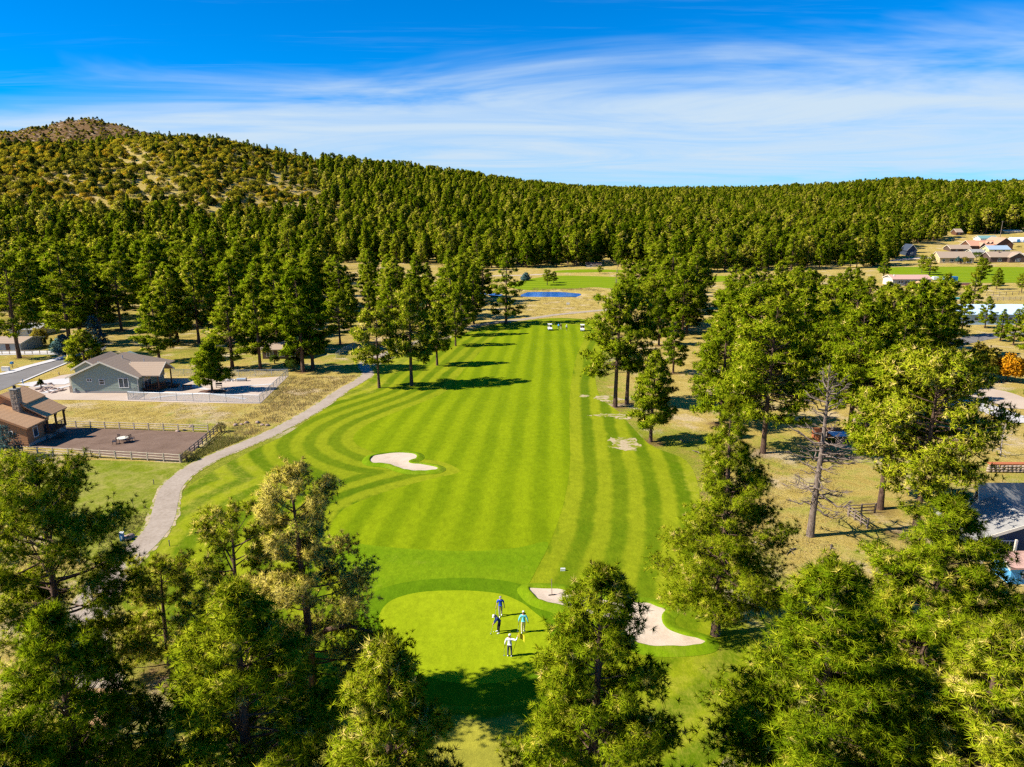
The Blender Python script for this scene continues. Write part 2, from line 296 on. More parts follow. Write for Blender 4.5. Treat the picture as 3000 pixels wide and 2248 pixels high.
class MB:                                                    # collects boxes, tubes and prisms into one mesh
    def __init__(s): s.v = []; s.f = []
    def add(s, vs, fs):
        n = len(s.v); s.v += [tuple(q) for q in vs]; s.f += [tuple(i + n for i in f) for f in fs]; return s
    def box(s, cx, cy, cz, sx, sy, sz, rz=0.0):
        c, q = math.cos(rz), math.sin(rz); vs = []
        for dz in (-.5, .5):
            for dx, dy in ((-.5, -.5), (.5, -.5), (.5, .5), (-.5, .5)):
                a, b = dx * sx, dy * sy; vs.append((cx + a * c - b * q, cy + a * q + b * c, cz + dz * sz))
        return s.add(vs, [(3, 2, 1, 0), (4, 5, 6, 7), (0, 1, 5, 4), (1, 2, 6, 5), (2, 3, 7, 6), (3, 0, 4, 7)])
    def prism(s, poly, axis, a, b):                          # polygon in the plane across the axis, from a to b
        n = len(poly)
        def P(p, h): return {'x': (h, p[0], p[1]), 'y': (p[0], h, p[1]), 'z': (p[0], p[1], h)}[axis]
        vs = [P(p, a) for p in poly] + [P(p, b) for p in poly]
        fs = [tuple(range(n))[::-1], tuple(range(n, 2 * n))] + [(i, (i + 1) % n, n + (i + 1) % n, n + i) for i in range(n)]
        return s.add(vs, fs)
    def tube(s, pts, rad, sides=6, cap=True):
        pts = [Vector(p) for p in pts]; n0 = len(s.v); k = len(pts)
        if not hasattr(rad, '__len__'): rad = [rad] * k
        for i, p in enumerate(pts):
            d = (pts[min(i + 1, k - 1)] - pts[max(i - 1, 0)]).normalized()
            a = d.cross(Vector((0, 0, 1)) if abs(d.z) < 0.95 else Vector((1, 0, 0))).normalized(); b = d.cross(a)
            for j in range(sides):
                t = 2 * math.pi * j / sides; s.v.append(tuple(p + (a * math.cos(t) + b * math.sin(t)) * rad[i]))
        for i in range(k - 1):
            for j in range(sides):
                j2 = (j + 1) % sides; o = n0 + i * sides; s.f.append((o + j, o + j2, o + sides + j2, o + sides + j))
        if cap: s.f.append(tuple(n0 + j for j in range(sides))[::-1]); s.f.append(tuple(n0 + (k - 1) * sides + j for j in range(sides)))
        return s
    def ball(s, c, r, seg=8, rings=5, sc=(1, 1, 1), jit=0.0, rnd=None):
        vs = []; fs = []
        for i in range(rings + 1):
            th = math.pi * i / rings
            for j in range(seg):
                ph = 2 * math.pi * j / seg; k = 1 + (rnd.uniform(-jit, jit) if rnd else 0)
                vs.append((c[0] + r * sc[0] * k * math.sin(th) * math.cos(ph), c[1] + r * sc[1] * k * math.sin(th) * math.sin(ph), c[2] + r * sc[2] * k * math.cos(th)))
        for i in range(rings):
            for j in range(seg): fs.append((i * seg + j, (i + 1) * seg + j, (i + 1) * seg + (j + 1) % seg, i * seg + (j + 1) % seg))
        return s.add(vs, fs)
    def mesh(s, name, mat, smooth=False):
        me = bpy.data.meshes.new(name); me.from_pydata(s.v, [], s.f); me.validate(); me.update()
        bm = bmesh.new(); bm.from_mesh(me); bmesh.ops.remove_doubles(bm, verts=bm.verts, dist=1e-5); bmesh.ops.recalc_face_normals(bm, faces=bm.faces); bm.to_mesh(me); bm.free()
        for m in (mat if isinstance(mat, (list, tuple)) else [mat]): me.materials.append(m)
        if smooth: me.polygons.foreach_set('use_smooth', np.ones(len(me.polygons), bool))
        return me
    def build(s, name, mat, parent=None, smooth=False, loc=None, rot=None): return link(name, s.mesh(name, mat, smooth), parent, loc, rot)

# ------------------------------------------------------------------ ground sheets
def smooth_poly(pts, n=6, closed=True):
    P = np.array([(p[0], p[1]) for p in pts], float); out = []; k = len(P)
    for i in range(k if closed else k - 1):
        p0, p1, p2, p3 = (P[(i - 1) % k], P[i], P[(i + 1) % k], P[(i + 2) % k]) if closed else (P[max(i - 1, 0)], P[i], P[i + 1], P[min(i + 2, k - 1)])
        for j in range(n):
            t = j / n; out.append(0.5 * (2 * p1 + (p2 - p0) * t + (2 * p0 - 5 * p1 + 4 * p2 - p3) * t * t + (3 * p1 - p0 - 3 * p2 + p3) * t ** 3))
    if not closed: out.append(P[-1])
    return np.array(out)
def wpoly(px, n=6, smooth=True):
    w = [at(*p) for p in px]; w = [(p.x, p.y) for p in w]
    return smooth_poly(w, n) if smooth else np.array(w)
def inside(poly, x, y):
    r = np.zeros(x.shape, bool); k = len(poly)
    for i in range(k):
        (x0, y0), (x1, y1) = poly[i - 1], poly[i]
        c = (y0 > y) != (y1 > y)
        with np.errstate(divide='ignore', invalid='ignore'): r ^= c & (x < (x1 - x0) * (y - y0) / (y1 - y0) + x0)
    return r
def seg_dist(poly, x, y, closed=True):
    d = np.full(x.shape, 1e9); k = len(poly)
    for i in range(0 if closed else 1, k):
        a, b = poly[i - 1], poly[i]; ab = b - a; L = ab @ ab + 1e-12
        t = np.clip(((x - a[0]) * ab[0] + (y - a[1]) * ab[1]) / L, 0, 1)
        d = np.minimum(d, np.hypot(x - a[0] - ab[0] * t, y - a[1] - ab[1] * t))
    return d
def sheet(name, poly, mat, lift, cell, attrs=None, zf=None, parent=None):
    x0, y0 = poly.min(0); x1, y1 = poly.max(0)
    gx, gy = np.meshgrid(np.arange(x0, x1 + cell, cell), np.arange(y0, y1 + cell, cell)); gx = gx.ravel(); gy = gy.ravel()
    ok = inside(poly, gx, gy); gx, gy = gx[ok], gy[ok]
    if len(gx): ok = seg_dist(poly, gx, gy) > cell * 0.35; gx, gy = gx[ok], gy[ok]
    nb = len(poly); pts = [Vector(p) for p in poly] + [Vector((a, b)) for a, b in zip(gx, gy)]
    V2, E, F, *_ = geometry.delaunay_2d_cdt(pts, [(i, (i + 1) % nb) for i in range(nb)], [], 1, 1e-5)
    V2 = np.array([(p.x, p.y) for p in V2]); z = terrain(V2[:, 0], V2[:, 1]) + lift
    if zf is not None: z = z + zf(V2[:, 0], V2[:, 1])
    T = np.array([f for f in F if len(f) == 3])
    a = V2[T[:, 1]] - V2[T[:, 0]]; b = V2[T[:, 2]] - V2[T[:, 0]]; fl = a[:, 0] * b[:, 1] - a[:, 1] * b[:, 0] < 0; T[fl] = T[fl][:, ::-1]
    at_ = {k: f(V2[:, 0], V2[:, 1]) for k, f in (attrs or {}).items()}
    return link(name, tri_mesh(name, np.column_stack([V2, z]), T, [mat], at_, smooth=True), parent)
def ribbon_poly(centre, width):
    c = np.asarray(centre); d = np.gradient(c, axis=0); d /= np.linalg.norm(d, axis=1)[:, None] + 1e-9; nrm = np.column_stack([-d[:, 1], d[:, 0]])
    w = np.asarray(width) / 2
    if w.ndim: w = w[:, None]
    return np.vstack([c + nrm * w, (c - nrm * w)[::-1]])

Z0 = lambda x, y: np.zeros_like(x)
def px2(pts, ox, oy, s): return [(ox + a / s, oy + b / s) for a, b in pts]
FAIR = wpoly([(1455, 985), (1400, 1040), (1345, 1100), (1310, 1145), (1235, 1180), (1150, 1212), (1075, 1245), (1038, 1275), (1042, 1300), (1085, 1322), (1150, 1338), (1240, 1345), (1300, 1355),
              (1345, 1376), (1335, 1388), (1270, 1402), (1150, 1435), (1030, 1480), (985, 1515), (960, 1570), (975, 1630), (1010, 1700), (1060, 1760), (1300, 1775), (1500, 1760), (1542, 1722), (1572, 1670), (1620, 1570),
              (1655, 1460), (1670, 1350), (1668, 1230), (1672, 1130), (1690, 1040), (1712, 985), (1690, 955), (1600, 946), (1520, 956)], 5)
ROUGH = wpoly([(1330, 987), (1420, 958), (1500, 945), (1640, 932), (1770, 950), (1765, 1030), (1745, 1100), (1760, 1165), (1810, 1205), (1900, 1300), (2010, 1350), (2050, 1450), (2020, 1560), (2070, 1700), (2190, 1850), (2260, 2010), (2150, 2180),
               (2000, 2330), (1500, 2420), (1000, 2400), (820, 2250), (560, 2030), (400, 1830), (345, 1720), (455, 1600), (505, 1500), (560, 1420), (720, 1330), (860, 1260), (1000, 1155), (1075, 1100), (1120, 1065), (1230, 1020)], 5)
GREEN = wpoly(px2([(245, 455), (300, 372), (400, 325), (550, 297), (750, 290), (900, 296), (1030, 312), (1110, 340), (1190, 382), (1250, 430), (1310, 480), (1345, 540), (1360, 640), (1330, 740), (1220, 830), (1000, 890), (750, 890), (560, 850), (450, 785), (390, 710), (320, 610), (265, 530)], 1000, 1600, 2.212), 5)
gc = GREEN.mean(0); COLLAR = gc + (GREEN - gc) * (1 + 2.2 / np.linalg.norm(GREEN - gc, axis=1)[:, None])
BUNK1 = wpoly(px2([(1290, 772), (1320, 747), (1400, 733), (1500, 728), (1570, 733), (1597, 750), (1585, 768), (1545, 785), (1565, 798), (1620, 803), (1700, 815), (1732, 829), (1715, 843), (1640, 847), (1560, 848), (1500, 835), (1440, 814), (1380, 801), (1305, 794)], 500, 1000, 2.211), 5)
BUNK2 = wpoly([(1549, 1731), (1565, 1727), (1633, 1729), (1669, 1738), (1760, 1760), (1863, 1770), (1900, 1771), (1927, 1781), (1952, 1790), (1943, 1803), (1940, 1821), (1954, 1844), (2000, 1864), (2045, 1876), (2068, 1886), (2050, 1895), (1990, 1901), (1905, 1900), (1850, 1880), (1780, 1830), (1720, 1800), (1655, 1784), (1597, 1769), (1570, 1756)], 5)
PATHC = smooth_poly([tuple(at(*p))[:2] for p in [(310, 2110), (272, 1990), (252, 1890), (262, 1800), (303, 1722), (372, 1640), (432, 1585), (470, 1535), (486, 1480), (502, 1430), (548, 1385), (622, 1343), (705, 1308), (786, 1274), (866, 1233), (936, 1192), (1003, 1145), (1060, 1112), (1078, 1094), (1068, 1076), (1072, 1060), (1120, 1040), (1230, 1000), (1330, 968), (1400, 953), (1488, 941), (1558, 933), (1626, 923), (1694, 916), (1746, 911), (1830, 905), (1950, 906)]], 6, False)
POND = wpoly([(1150, 857), (1230, 851), (1400, 852), (1500, 866), (1536, 857), (1558, 855), (1603, 854.5), (1649, 855.4), (1683, 858), (1703, 860.5), (1701, 866), (1690, 868.5), (1660, 868.5), (1626, 870.3), (1581, 870), (1540, 870), (1500, 869), (1400, 862), (1250, 862)], 4)
FARG = wpoly([(1480, 838), (1530, 822), (1590, 812), (1640, 808), (1800, 812), (1900, 822), (1900, 842), (1800, 846), (1740, 842), (1690, 846), (1620, 848), (1540, 850)], 4)
FARG2 = wpoly([(1628, 794), (1700, 790), (1800, 791), (1900, 796), (1900, 802), (1790, 798), (1700, 799), (1630, 799)], 4)
STRIP = wpoly([(2570, 792), (2600, 784), (2800, 782), (3000, 783), (3200, 788), (3200, 832), (3000, 829), (2850, 829), (2740, 823), (2620, 806)], 4)
STRIP2 = wpoly([(2060, 813), (2130, 809), (2140, 822), (2065, 827)], 3)
STRIP3 = wpoly([(2280, 808), (2370, 803), (2390, 815), (2290, 822)], 3)
CINDER = wpoly([(95, 1310), (200, 1317), (300, 1333), (430, 1346), (525, 1352), (575, 1316), (610, 1268), (400, 1260), (190, 1252), (150, 1250)], 1, False)
GRAVEL = wpoly([(60, 1155), (100, 1172), (170, 1172), (300, 1173), (380, 1176), (560, 1180), (700, 1183), (763, 1183), (845, 1102), (700, 1112), (560, 1108), (480, 1112), (330, 1080), (180, 1100), (120, 1118), (85, 1135)], 1, False)
STREET = wpoly([(-260, 1150), (-100, 1175), (0, 1145), (60, 1120), (130, 1090), (215, 1055), (262, 1046), (296, 1030), (312, 1016), (296, 1013), (262, 1022), (206, 1044), (150, 1060), (80, 1078), (0, 1100), (-150, 1110)], 3)
LAWN1 = wpoly([(-150, 1395), (60, 1395), (240, 1352), (330, 1350), (430, 1353), (528, 1358), (560, 1345), (540, 1375), (485, 1420), (465, 1500), (440, 1570), (370, 1625), (280, 1650), (100, 1560), (-150, 1500)], 3)
PATCHES = [px2(q, 1300, 1050, 2.369) for q in ([(940, 262), (975, 253), (1010, 262), (985, 272)], [(1045, 270), (1100, 258), (1170, 262), (1215, 275), (1290, 268), (1330, 275), (1280, 292), (1200, 290), (1140, 302), (1080, 292)],
           [(1000, 398), (1100, 388), (1200, 385), (1280, 400), (1300, 425), (1240, 430), (1190, 412), (1090, 402)], [(1140, 560), (1220, 550), (1320, 560), (1345, 590), (1390, 622), (1340, 625), (1330, 645), (1230, 632), (1150, 620), (1175, 590)])]

def ground_object():
    az = np.radians(np.concatenate([np.arange(-180, -52, 6.0), np.arange(-52, 52.01, 0.45), np.arange(58, 180, 6.0)]))
    r = np.concatenate([[0.0], np.geomspace(6, 700, 190), np.geomspace(708, 2600, 120), np.geomspace(2750, 12000, 14)])
    A, R = np.meshgrid(az, r); x = (R * np.sin(A)).ravel(); y = (R * np.cos(A)).ravel(); z = terrain(x, y)
    z = z - 1.3 * (inside(POND, x, y) & (seg_dist(POND, x, y) > 0.6))
    na, nr = len(az), len(r); i = np.arange(nr - 1)[:, None] * na + np.arange(na)[None, :]; j = np.arange(nr - 1)[:, None] * na + (np.arange(na)[None, :] + 1) % na
    T = np.concatenate([np.stack([i, j, j + na], -1).reshape(-1, 3), np.stack([i, j + na, i + na], -1).reshape(-1, 3)])
    d = np.minimum(seg_dist(ROUGH[::3], x, y), np.where(inside(ROUGH, x, y), 0, 1e9)); near = np.hypot(x, y) < 320
    green = np.where(near, 0.85 - d / 17, 0.25)
    green = np.maximum(green, np.where((y > 150) & (y < 300) & (x < -20), 0.48, 0)); green = np.maximum(green, np.where((x > 20) & (y < 200) & (y > 20), 0.22, 0))
    lot = inside(wpoly([(150, 1175), (560, 1185), (770, 1190), (870, 1105), (1050, 1100), (1040, 1120), (880, 1215), (640, 1320), (600, 1270), (160, 1245)], 1, False), x, y)
    green = np.where(lot, 0.22, green)
    green = np.where(np.hypot(x, y) > 330, 0.2, green)
    e = np.hypot(x, y); soil = np.where(e > 1330, 1.0, np.where(e > 480, 0.40, np.where((y > 175) & (x < -10), 0.52, 0.05)))
    tan = (e > 232) & (e < 420); green = np.where(tan & (np.abs(x) < 60), 0.08, green); soil = np.where(tan & (np.abs(x) < 60), 0.15, soil)
    o = link('ground', tri_mesh('ground', np.column_stack([x, y, z]), T, [M['ground']], {'green': green, 'soil': soil}, smooth=True)); tag(o, kind='structure')
ground_object()
vp = math.radians(3.2); fcross = lambda x, y: x * math.cos(vp) - y * math.sin(vp)
fair_u = fcross
def rough_u(x, y): return seg_dist(FAIR, x, y) - 0.15
nearedge = lambda x, y: np.clip((seg_dist(FAIR, x, y) - 9) / 30, 0, 0.22) - 0.06 + np.where((y < 39) & (x < 1), 0.24, 0)
tag(sheet('mown_rough', ROUGH, M['rough'], 0.014, 1.1, {'stripe': rough_u, 'dry': nearedge}), kind='structure')
tag(sheet('fairway', FAIR, M['fairway'], 0.020, 1.5, {'stripe': fair_u, 'dry': lambda x, y: -0.08 + 0 * x}), kind='structure')
APPR = wpoly([(962, 1600), (985, 1585), (1100, 1600), (1250, 1612), (1400, 1615), (1520, 1605), (1606, 1590), (1572, 1668), (1542, 1722), (1500, 1762), (1300, 1776), (1062, 1762), (1010, 1700), (974, 1632)], 4)
tag(sheet('approach', APPR, M['approach'], 0.026, 1.2, {'stripe': lambda x, y: y + 0.12 * x, 'dry': lambda x, y: 0.02 + 0 * x}), kind='structure')
tag(sheet('green_collar', COLLAR, M['collar'], 0.032, 1.5, {'stripe': fcross, 'dry': lambda x, y: -0.1 + 0 * x}), kind='structure')
tag(sheet('putting_green', GREEN, M['green'], 0.038, 1.5, {'stripe': lambda x, y: x * 0.8 + y * 0.6, 'dry': lambda x, y: -0.1 + 0 * x}), kind='structure')
tag(sheet('yard_lawn', LAWN1, M['lawn'], 0.015, 1.6, {'stripe': fcross, 'dry': lambda x, y: 0.17 + 0 * x}), kind='structure')
for nm, po in (('far_fairway', FARG), ('far_fairway', FARG2), ('far_fairway', STRIP), ('far_fairway', STRIP2), ('far_fairway', STRIP3)):
    tag(sheet(nm, po, M['farfairway'], 0.05, 5.0, {'stripe': lambda x, y: y + 0.1 * x, 'dry': Z0}), kind='structure')
tag(sheet('pond_water', POND, M['water'], -0.15, 6.0), kind='structure')
def bunker(poly, label):
    sand = lambda x, y: 0.10 - 0.10 * np.clip(seg_dist(poly, x, y) / 1.2, 0, 1) + 0.03 * np.sin(x * 1.7) * np.sin(y * 1.3)
    o = sheet('bunker', poly, M['sand'], 0.06, 0.8, zf=sand); tag(o, kind='structure')
    c = np.asarray(poly); d = np.gradient(np.vstack([c[-1:], c, c[:1]]), axis=0)[1:-1]; d /= np.linalg.norm(d, axis=1)[:, None]; nrm = np.column_stack([d[:, 1], -d[:, 0]])
    cen = c.mean(0); s = -1 if inside(poly, *(c[:1] + nrm[:1] * 0.3).T)[0] else 1; nrm = nrm * s
    prof = [(-0.10, 0.02), (-0.02, 0.22), (0.14, 0.25), (0.5, 0.16), (1.0, 0.0)]; V = []; n = len(c)
    wob = 1 + 0.25 * np.sin(np.arange(n) * 0.9) * np.sin(np.arange(n) * 0.37)
    for off, h in prof:
        q = c + nrm * off; V.append(np.column_stack([q, terrain(q[:, 0], q[:, 1]) + 0.03 + h * wob]))
    V = np.vstack(V); T = []
    for k in range(len(prof) - 1):
        for i in range(n): j = (i + 1) % n; a, b, e, f = k * n + i, k * n + j, (k + 1) * n + j, (k + 1) * n + i; T += [(a, b, e), (a, e, f)]
    me = tri_mesh('lip', V, T, [M['approach']], {'stripe': V[:, 0], 'dry': np.full(len(V), 0.1)}, smooth=True); link('lip', me, o)
bunker(BUNK1, ''); bunker(BUNK2, '')
for q in PATCHES:
    w = wpoly(q, 5); rr = random.Random(len(w)); w = np.array([p + np.array([rr.uniform(-.35, .35), rr.uniform(-.5, .5)]) for p in w])
    tag(sheet('bare_patch', w, M['patch'], 0.024, 1.0), kind='structure')
pw = np.interp(np.arange(len(PATHC)), [0, 24, 36, 60, 110, len(PATHC) - 1], [3.2, 2.8, 2.5, 2.35, 2.2, 2.8])
rj = np.random.default_rng(2); pw = pw + rj.normal(0, .035, len(pw))
tag(sheet('path_shoulder', ribbon_poly(PATHC, pw + .6 + rj.normal(0, .13, len(pw))), M['patch'], 0.030, 2.5), kind='structure')
tag(sheet('cart_path', ribbon_poly(PATHC, pw), M['path'], 0.045, 2.5), kind='structure')
tag(sheet('cinder_yard', CINDER, M['cinder'], 0.03, 2.0), kind='structure')
tag(sheet('gravel_yard', GRAVEL, M['gravel'], 0.03, 2.0), kind='structure')
tag(sheet('street', STREET, M['asphalt'], 0.04, 3.0), kind='structure')
def strip_px(name, pts, width, mat, lift, cell=1.5, n=4):
    c = smooth_poly([tuple(at(*p))[:2] for p in pts], n, False); return tag(sheet(name, ribbon_poly(c, width), mat, lift, cell), kind='structure')
strip_px('kerb', [(-260, 1112), (-150, 1108), (0, 1098), (80, 1076), (150, 1058), (206, 1042)], 2.2, M['concrete'], 0.14)
strip_px('kerb', [(60, 1122), (130, 1092), (205, 1061)], 0.6, M['concrete'], 0.14)
strip_px('driveway', [(78, 1132), (150, 1120), (216, 1118)], 6.5, M['concrete'], 0.07)
strip_px('garden_walk', [(130, 1152), (180, 1136), (214, 1130)], 1.4, M['concrete'], 0.075)
strip_px('garden_walk', [(440, 1168), (500, 1160), (560, 1156), (600, 1152), (640, 1158), (720, 1170)], 1.1, M['concrete'], 0.06)
strip_px('garden_walk', [(560, 1130), (600, 1140), (640, 1144), (700, 1134), (800, 1126)], 1.1, M['concrete'], 0.06)
strip_px('street', [(-200, 1040), (0, 1036), (120, 1034), (206, 1034)], 6.0, M['concrete'], 0.05, 3)
strip_px('driveway', [(2820, 1160), (2870, 1145), (2930, 1160), (3010, 1200)], 7.0, M['gravel'], 0.05)
strip_px('driveway', [(2780, 1185), (2830, 1178), (2900, 1200), (3010, 1240)], 5.0, M['concrete'], 0.06)
strip_px('dirt_lane', [(2250, 858), (2330, 850), (2420, 845)], 2.5, M['gravel'], 0.05)
strip_px('dirt_lane', [(1440, 809), (1560, 806), (1600, 803)], 4.0, M['gravel'], 0.05)
strip_px('dirt_lane', [(2440, 1025), (2700, 1020), (2900, 985), (3050, 975)], 6.0, M['asphalt'], 0.05, 3)
strip_px('dirt_lane', [(2600, 765), (2750, 752), (2900, 748), (3100, 742)], 6.0, M['gravel'], 0.05, 3)
# ------------------------------------------------------------------ trees
def tube_np(path, rad, sides, V, T, weld=None):
    path = np.asarray(path, float); k = len(path); n0 = sum(len(a) for a in V)
    d = np.gradient(path, axis=0); d /= np.linalg.norm(d, axis=1)[:, None] + 1e-9
    ref = np.where(np.abs(d[:, 2:3]) < 0.9, np.array([[0, 0, 1.0]]), np.array([[1.0, 0, 0]]))
    a = np.cross(d, ref); a /= np.linalg.norm(a, axis=1)[:, None] + 1e-9; b = np.cross(d, a)
    th = np.arange(sides) * 2 * math.pi / sides
    V.append((path[:, None, :] + (a[:, None, :] * np.cos(th)[None, :, None] + b[:, None, :] * np.sin(th)[None, :, None]) * np.asarray(rad)[:, None, None]).reshape(-1, 3))
    if weld is not None: T.append(np.array([[n0, n0 + 1, weld]]))
    i = n0 + np.arange(k - 1)[:, None] * sides + np.arange(sides)[None]; j = n0 + np.arange(k - 1)[:, None] * sides + (np.arange(sides)[None] + 1) % sides
    T.append(np.concatenate([np.stack([i, j, j + sides], -1).reshape(-1, 3), np.stack([i, j + sides, i + sides], -1).reshape(-1, 3)]))
def unit(v): return v / (np.linalg.norm(v, axis=-1, keepdims=True) + 1e-9)
def profile(kind, s):
    if kind == 'cone': return (1 - s) ** 0.75 * np.minimum(1, 0.55 + s * 3.0) + 0.05
    if kind == 'column': return np.minimum(1, 0.65 + s * 2) * (1 - s ** 1.9) * 0.98 + 0.05
    if kind == 'spire': return ((1 - s) ** 1.45 * 0.92 + 0.14 * (1 - s)) * np.minimum(1, 0.6 + 3 * s) + 0.05
    if kind == 'round': return np.sin(math.pi * np.clip(0.16 + 0.80 * s, 0, 1)) ** 0.8 * (0.9 + 0.1 * s) + 0.04
    return (1 - s) ** 0.55 * (0.75 + 0.35 * np.sin(s * 17 + 1.0)) * np.minimum(1, 0.6 + 2.5 * s) + 0.07      # ragged, layered
def tufts(g, C, D, nb, bl, bw, tone, gold, far=False, ph=(0, 0), N=None):
    n = len(C); gold_t = g.random(n) < gold; clump = 0.09 * np.sin(C[:, 0] * 1.9 + ph[0]) * np.sin(C[:, 1] * 2.1) * np.sin(C[:, 2] * 1.4 + ph[1])
    tt = np.where(gold_t, g.uniform(.78, 1.0, n), tone + g.normal(0, 0.085, n) + clump)
    dirb = unit(D[:, None, :] * 0.62 + unit(g.normal(0, 1, (n, nb, 3))) * 0.95); ln = bl * g.uniform(0.7, 1.25, (n, nb))[..., None]
    sd = unit(np.cross(dirb, unit(g.normal(0, 1, (n, nb, 3))))) * (bw / 2); c = C[:, None, :] + dirb * bl * 0.06
    if far: tri = np.stack([c, c + dirb * ln + sd, c + dirb * ln - sd], 2)
    else: tri = np.stack([c + sd, c - sd, c + dirb * ln], 2)
    tv = (tt[:, None] + g.normal(0, 0.06, (n, nb)) + np.where(g.random((n, nb)) < gold * 0.5, 0.25, 0)).ravel()
    nn = unit((D if N is None else N)[:, None, :] + dirb * 0.30 + g.normal(0, 0.16, (n, nb, 3))).reshape(-1, 3)
    cv = tri.reshape(-1, 3); return cv, np.arange(len(cv)).reshape(-1, 3), np.clip(tv, 0, 1), nn
def pine_meshes(seed, H, R, base=0.2, nt=2400, nb=16, bl=0.32, bw=0.035, kind='cone', gold=0.06, tone=0.42, limbs=80, sway=0.25, rise=1.0, drop=0.0, twigs=5, far=False, dead=0.0, trunk=1.0, inner=0.45, flat=0.5, bare=False, wood=True):
    g = np.random.default_rng(seed); V, T = [], []
    zs = np.linspace(0, 1, 9); ph = g.uniform(0, 6.28, 2)
    tx = sway * np.sin(zs * 3 + ph[0]) * zs; ty = sway * np.sin(zs * 2.6 + ph[1]) * zs
    r0 = (0.012 * H + 0.06) * trunk; trad = r0 * np.array([1.45, 1.08, 1.0, .9, .78, .62, .45, .26, .06]); tz_ = zs * H; tz_[0] = -0.4
    if far: tube_np(np.column_stack([tx, ty, tz_])[[0, 2, 4, 6, 8]], trad[[0, 2, 4, 6, 8]], 4, V, T)
    else: tube_np(np.column_stack([tx, ty, tz_]), trad, 8, V, T)
    tk = 4 if far else 8; tn = 5 if far else 9
    C, D, W = [], [], []                                       # tuft centres, directions, size
    ts = base + (0.985 - base) * (np.arange(limbs) + g.uniform(-.5, .5, limbs)) / limbs
    ts = np.clip(ts, base * 0.9, 0.985); az = np.arange(limbs) * 2.39996 + g.normal(0, 0.5, limbs)
    keep = g.random(limbs) > drop; prof = profile(kind, np.clip((ts - base) / (1 - base), 0, 1)); L = R * prof * g.uniform(0.68, 1.22, limbs)
    tot = (L[keep] ** 1.3).sum()
    for i in np.nonzero(keep)[0]:
        t = ts[i]; p0 = np.array([np.interp(t, zs, tx), np.interp(t, zs, ty), t * H]); s = max(0.0, (t - base) / (1 - base))
        el = math.radians(-16 + 62 * s ** 1.4 * rise + g.normal(0, 9)); out = np.array([math.cos(az[i]), math.sin(az[i]), 0])
        side = np.array([-out[1], out[0], 0]); q = np.linspace(0, 1, 5)
        curl = g.normal(0, 0.12)
        P = p0 + out * (L[i] * np.cos(el) * q)[:, None] + side * (L[i] * curl * q ** 2)[:, None] + np.array([0, 0, 1.0]) * (L[i] * (math.sin(el) * q + 0.22 * q ** 2.5))[:, None]
        if bare: P[1:] += np.cumsum(g.normal(0, .10 * L[i], (4, 3)) * np.array([1, 1, .8]), 0)
        lr = max(0.012, r0 * 0.30 * (L[i] / R) ** 0.8) * (1.6 if bare else 1)
        if not far or i % 3 == 0: tube_np(P if not far else P[[0, 2, 4]], lr * (np.array([1, .8, .6, .4, .18]) if not far else np.array([1, .6, .2])) * (1 if not far else 1.5), 4 if not far else 3, V, T, min(tn - 1, int(round(t * (tn - 1)))) * tk); l0 = sum(len(a_) for a_ in V) - (20 if not far else 9)
        if g.random() < dead: continue
        n = max(3, int(round(nt * L[i] ** 1.3 / tot))); nw = max(2, int(round(twigs * (0.5 + L[i] / R))))
        u = np.sort(g.beta(2.0, 1.1, nw)) * (1 - inner * 0.6) + inner * 0.6; u[-1] = 1.0
        PP = np.array([[np.interp(a, q, P[:, c]) for c in range(3)] for a in u])
        sg = np.where(np.arange(nw) % 2 == 0, 1, -1) * g.uniform(0.35, 1.05, nw); sg[-1] = 0
        dirs = unit(out * 0.8 + side * sg[:, None] + np.array([0, 0, 1.0]) * g.uniform(0.0, 0.55, nw)[:, None]); tl = L[i] * g.uniform(0.22, 0.42, nw) * (1.15 - 0.5 * u) + 0.12; tl[-1] *= 0.5
        if not far and wood:
            for a in range(nw): tube_np(np.array([PP[a], PP[a] + dirs[a] * tl[a] * 0.55, PP[a] + dirs[a] * tl[a]]), lr * np.array([.34, .26, .12]), 3, V, T, l0 + 4 * min(4, int(round(u[a] * 4))))
        if bare: continue
        k = g.integers(0, nw, n); w = g.beta(1.5, 0.9, n)
        c = PP[k] + dirs[k] * (tl[k] * w)[:, None] + g.normal(0, 1, (n, 3)) * np.array([1, 1, flat]) * (0.082 * L[i] + (0.09 if not far else 0.16))
        C.append(c); D.append(unit(dirs[k] + np.array([0, 0, 0.45]) + g.normal(0, 0.45, (n, 3)))); cen = c.mean(0) - np.array([0, 0, .12 * L[i]]); rad = c[:, :2] - p0[:2]; W.append(unit(unit(c - cen) * 0.75 + unit(np.column_stack([rad, np.full(n, .35 * R)])) * 0.60 + np.array([0, 0, .18])))
    nl = max(8, int(nt * 0.012)); C.append(np.column_stack([tx[-1] + g.normal(0, .18, nl), ty[-1] + g.normal(0, .18, nl), H * (1 - 0.05 * g.random(nl))])); D.append(unit(np.array([0, 0, 1.0]) + g.normal(0, .35, (nl, 3)))); W.append(D[-1])
    C = np.vstack(C); D = np.vstack(D); n = len(C)
    W = np.vstack(W)
    cv, ct, tv, nn = tufts(g, C, D, nb, bl, bw, tone, gold, far, ph, W)
    return np.vstack(V), np.vstack(T), cv, ct, tv, nn
def pine_pair(name, *a, leaf='needle', bark='bark', **k):
    V, T, cv, ct, tv, nn = pine_meshes(*a, **k)
    return (tri_mesh(name + '_trunk', V, T, [M[bark]], smooth=True), tri_mesh(name + '_crown', cv, ct, [M[leaf]], {'tone': tv, 'nrm': nn}, dom='FACE'))
